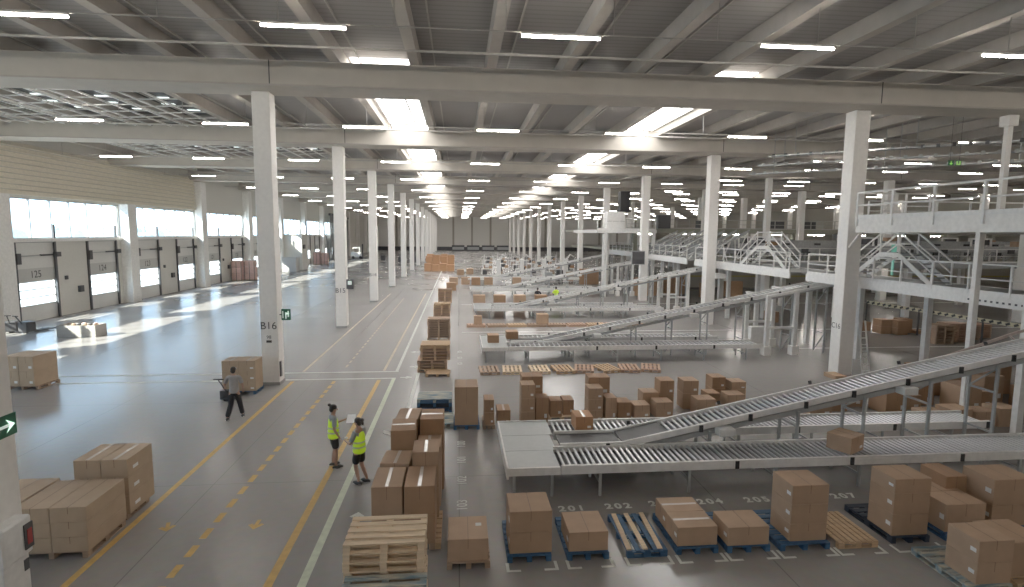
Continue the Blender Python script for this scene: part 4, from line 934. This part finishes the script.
    if vest:
        VJ = sc([(0,0,.80,.205,.18),(0,0,.92,.200,.17),(0,0,1.14,.185,.15),(0,0,1.30,.192,.15),(0,-.01,1.46,.16,.11)])
        skin_mesh('vest', VJ, [(0,1),(1,2),(2,3),(3,4)], HIVIS, o)
        f = MB()
        for zz in (1.02, 1.15):
            n = 20; rx = (.192 if zz < 1.1 else .182)*k; ry = (.162 if zz < 1.1 else .150)*k
            vs = []
            for i in range(n): t = 2*math.pi*i/n; vs += [(rx*math.cos(t)*1.02, ry*math.sin(t)*1.02, (zz-.022)*k), (rx*math.cos(t)*1.02, ry*math.sin(t)*1.02, (zz+.022)*k)]
            f.poly(vs, [(2*i, 2*((i+1) % n), 2*((i+1) % n)+1, 2*i+1) for i in range(n)])
        f.build('reflective_stripe', HISTR, o)
    for (hp, kn, an) in legs:
        c = S(an); m_ = MB().ball((c[0], c[1]+.05*k, max(.035, c[2]-.065*k)), .056*k, .155*k, .062*k, 12, 6); m_.build('shoe', SHOE, o, smooth=True)
        MB().bx(c[0]-.045*k, c[0]+.045*k, c[1]-.08*k, c[1]+.17*k, max(0, c[2]-.10*k), max(.02, c[2]-.08*k)).build('sole', SOLE, o, bev=.006)
    hm = MB().ball((0, .0*k+hx, 1.71*k), .086*k, .105*k, .088*k, 14, 9).ball((0, -.045*k+hx, 1.66*k), .08*k, .07*k, .09*k, 12, 8)
    if hair == 'bun': hm.ball((0, -.10*k+hx, 1.79*k), .05*k, .05*k, .045*k, 10, 7)
    if hair == 'tail': hm.ball((0, -.13*k+hx, 1.74*k), .05*k, .06*k, .05*k, 10, 7).ball((0,-.15*k+hx,1.66*k), .03*k,.035*k,.06*k, 8, 6)
    hm.build('hair', HAIR, o, smooth=True)
    fc = MB()
    for s in (-1, 1): fc.ball((s*.03*k, .098*k+hx, 1.665*k), .011, .006, .007, 8, 5)
    fc.build('eyes', INK, o); MB().ball((0, .103*k+hx, 1.59*k), .022, .008, .006, 8, 5).build('mouth', mat('lips', (.3,.11,.09), .5), o)
    return o
# man walking away, pulling the pallet truck
person('man in grey t-shirt and black trousers walking near column B16', (-7.78, 19.7, 0), R(8), 1.79, ((-.12,.02,.50),(-.20,-.20,.11)), ((.13,.14,.50),(.20,.16,.10)),
       ((-.30,.02,1.16),(-.34,.24,1.04)), ((.28,-.04,1.16),(.25,.12,.98)), TEEL, TROU, False, False, 'short')
person('person in yellow vest and black shorts holding up white papers', (-3.46, 15.3, 0), R(-68), 1.74, ((-.10,.05,.50),(-.12,-.02,.09)), ((.11,.04,.50),(.14,.02,.09)),
       ((-.27,.08,1.16),(-.20,.34,1.24)), ((.26,-.02,1.15),(.27,.10,.93)), TEEG, TROU, True, True, 'bun', .01)
o = thing('papers', 'white sheets of paper held up between the two workers', 'paper', (-3.0, 15.35, 1.33), R(20))
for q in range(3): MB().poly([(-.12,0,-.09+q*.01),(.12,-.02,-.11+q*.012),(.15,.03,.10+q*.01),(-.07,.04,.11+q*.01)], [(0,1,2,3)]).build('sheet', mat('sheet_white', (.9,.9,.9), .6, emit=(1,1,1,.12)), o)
person('woman in yellow vest and black shorts with tied dark hair', (-2.58, 14.25, 0), R(62), 1.70, ((-.10,.06,.48),(-.12,-.06,.09)), ((.10,.02,.48),(.10,-.16,.10)),
       ((-.24,.10,1.12),(-.10,.36,1.12)), ((.24,.06,1.12),(.16,.33,1.10)), TEEG, TROU, True, True, 'tail', .02, True)
tag(MB().bx(-3.0,-2.92,14.42,14.54,1.11,1.13).build('phone', PAPER), 'small white handheld held by the woman in the vest', 'phone')
person('distant worker in yellow vest between the third and fourth lines', (8.6, 48.6, 0), R(20), 1.8, ((-.1,.05,.5),(-.12,0,.09)), ((.1,.05,.5),(.12,0,.09)),
       ((-.3,.1,1.15),(-.3,.32,1.1)), ((.3,.1,1.15),(.3,.32,1.1)), HIVIS, TROU, False, True, 'short')
person('distant worker in dark clothes beside the far yellow vest', (6.9, 48.2, 0), R(-30), 1.75, ((-.1,.05,.5),(-.12,0,.09)), ((.1,.05,.5),(.12,0,.09)),
       ((-.3,.1,1.15),(-.3,.32,1.1)), ((.3,.1,1.15),(.3,.32,1.1)), TROU, TROU, False, False, 'short')

# ------------------------------------------------------------------ light, sky, camera
wd = bpy.data.worlds.new('world'); bpy.context.scene.world = wd; wd.use_nodes = True
n = wd.node_tree.nodes; l = wd.node_tree.links; bg = n['Background']
tc = n.new('ShaderNodeTexCoord'); sp = n.new('ShaderNodeSeparateXYZ'); rp = n.new('ShaderNodeValToRGB')
l.new(tc.outputs['Generated'], sp.inputs[0]); l.new(sp.outputs['Z'], rp.inputs['Fac']); l.new(rp.outputs['Color'], bg.inputs['Color'])
rp.color_ramp.elements[0].color = (.56,.76,1,1); rp.color_ramp.elements[1].color = (.35,.62,1,1)
bg.inputs['Strength'].default_value = 5.5
su = bpy.data.lights.new('sun', 'SUN'); su.energy = 22; su.angle = R(.6); su.color = (1,.93,.82)
so = bpy.data.objects.new('sun', su); C.objects.link(so); so.rotation_euler = Vector((1.17,.85,-1)).to_track_quat('-Z','Y').to_euler()
cam = bpy.data.cameras.new('camera'); co = bpy.data.objects.new('camera', cam); C.objects.link(co)
cam.sensor_width = 36; cam.lens = 556.76/1024*36; cam.clip_end = 1000; cam.clip_start = .05
yaw, pit, rol = .09581, .10766, .00826
F = Vector((math.sin(yaw)*math.cos(pit), math.cos(yaw)*math.cos(pit), -math.sin(pit))); Rv = Vector((math.cos(yaw), -math.sin(yaw), 0)); U = Rv.cross(F)
R2 = Rv*math.cos(rol)+U*math.sin(rol); U2 = -Rv*math.sin(rol)+U*math.cos(rol)
M = Matrix.Identity(4)
for i in range(3): M[i][0] = R2[i]; M[i][1] = U2[i]; M[i][2] = -F[i]
M.translation = Vector((0,0,6.5)); co.matrix_world = M
sc_ = bpy.context.scene; sc_.camera = co
sc_.view_settings.view_transform = 'Standard'; sc_.view_settings.look = 'None'; sc_.view_settings.exposure = .2; sc_.view_settings.gamma = 1.22
sc_.cycles.use_denoising = True; sc_.cycles.max_bounces = 8; sc_.cycles.diffuse_bounces = 5; sc_.cycles.sample_clamp_indirect = 6
for k_, v_ in LABELS.items():
    nw = len(k_.split())
    if nw < 4 or nw > 16: print('LABELLEN', nw, k_)
    if len(v_) > 1 and v_[0] != 'tree': print('LABELDUP', len(v_), k_)
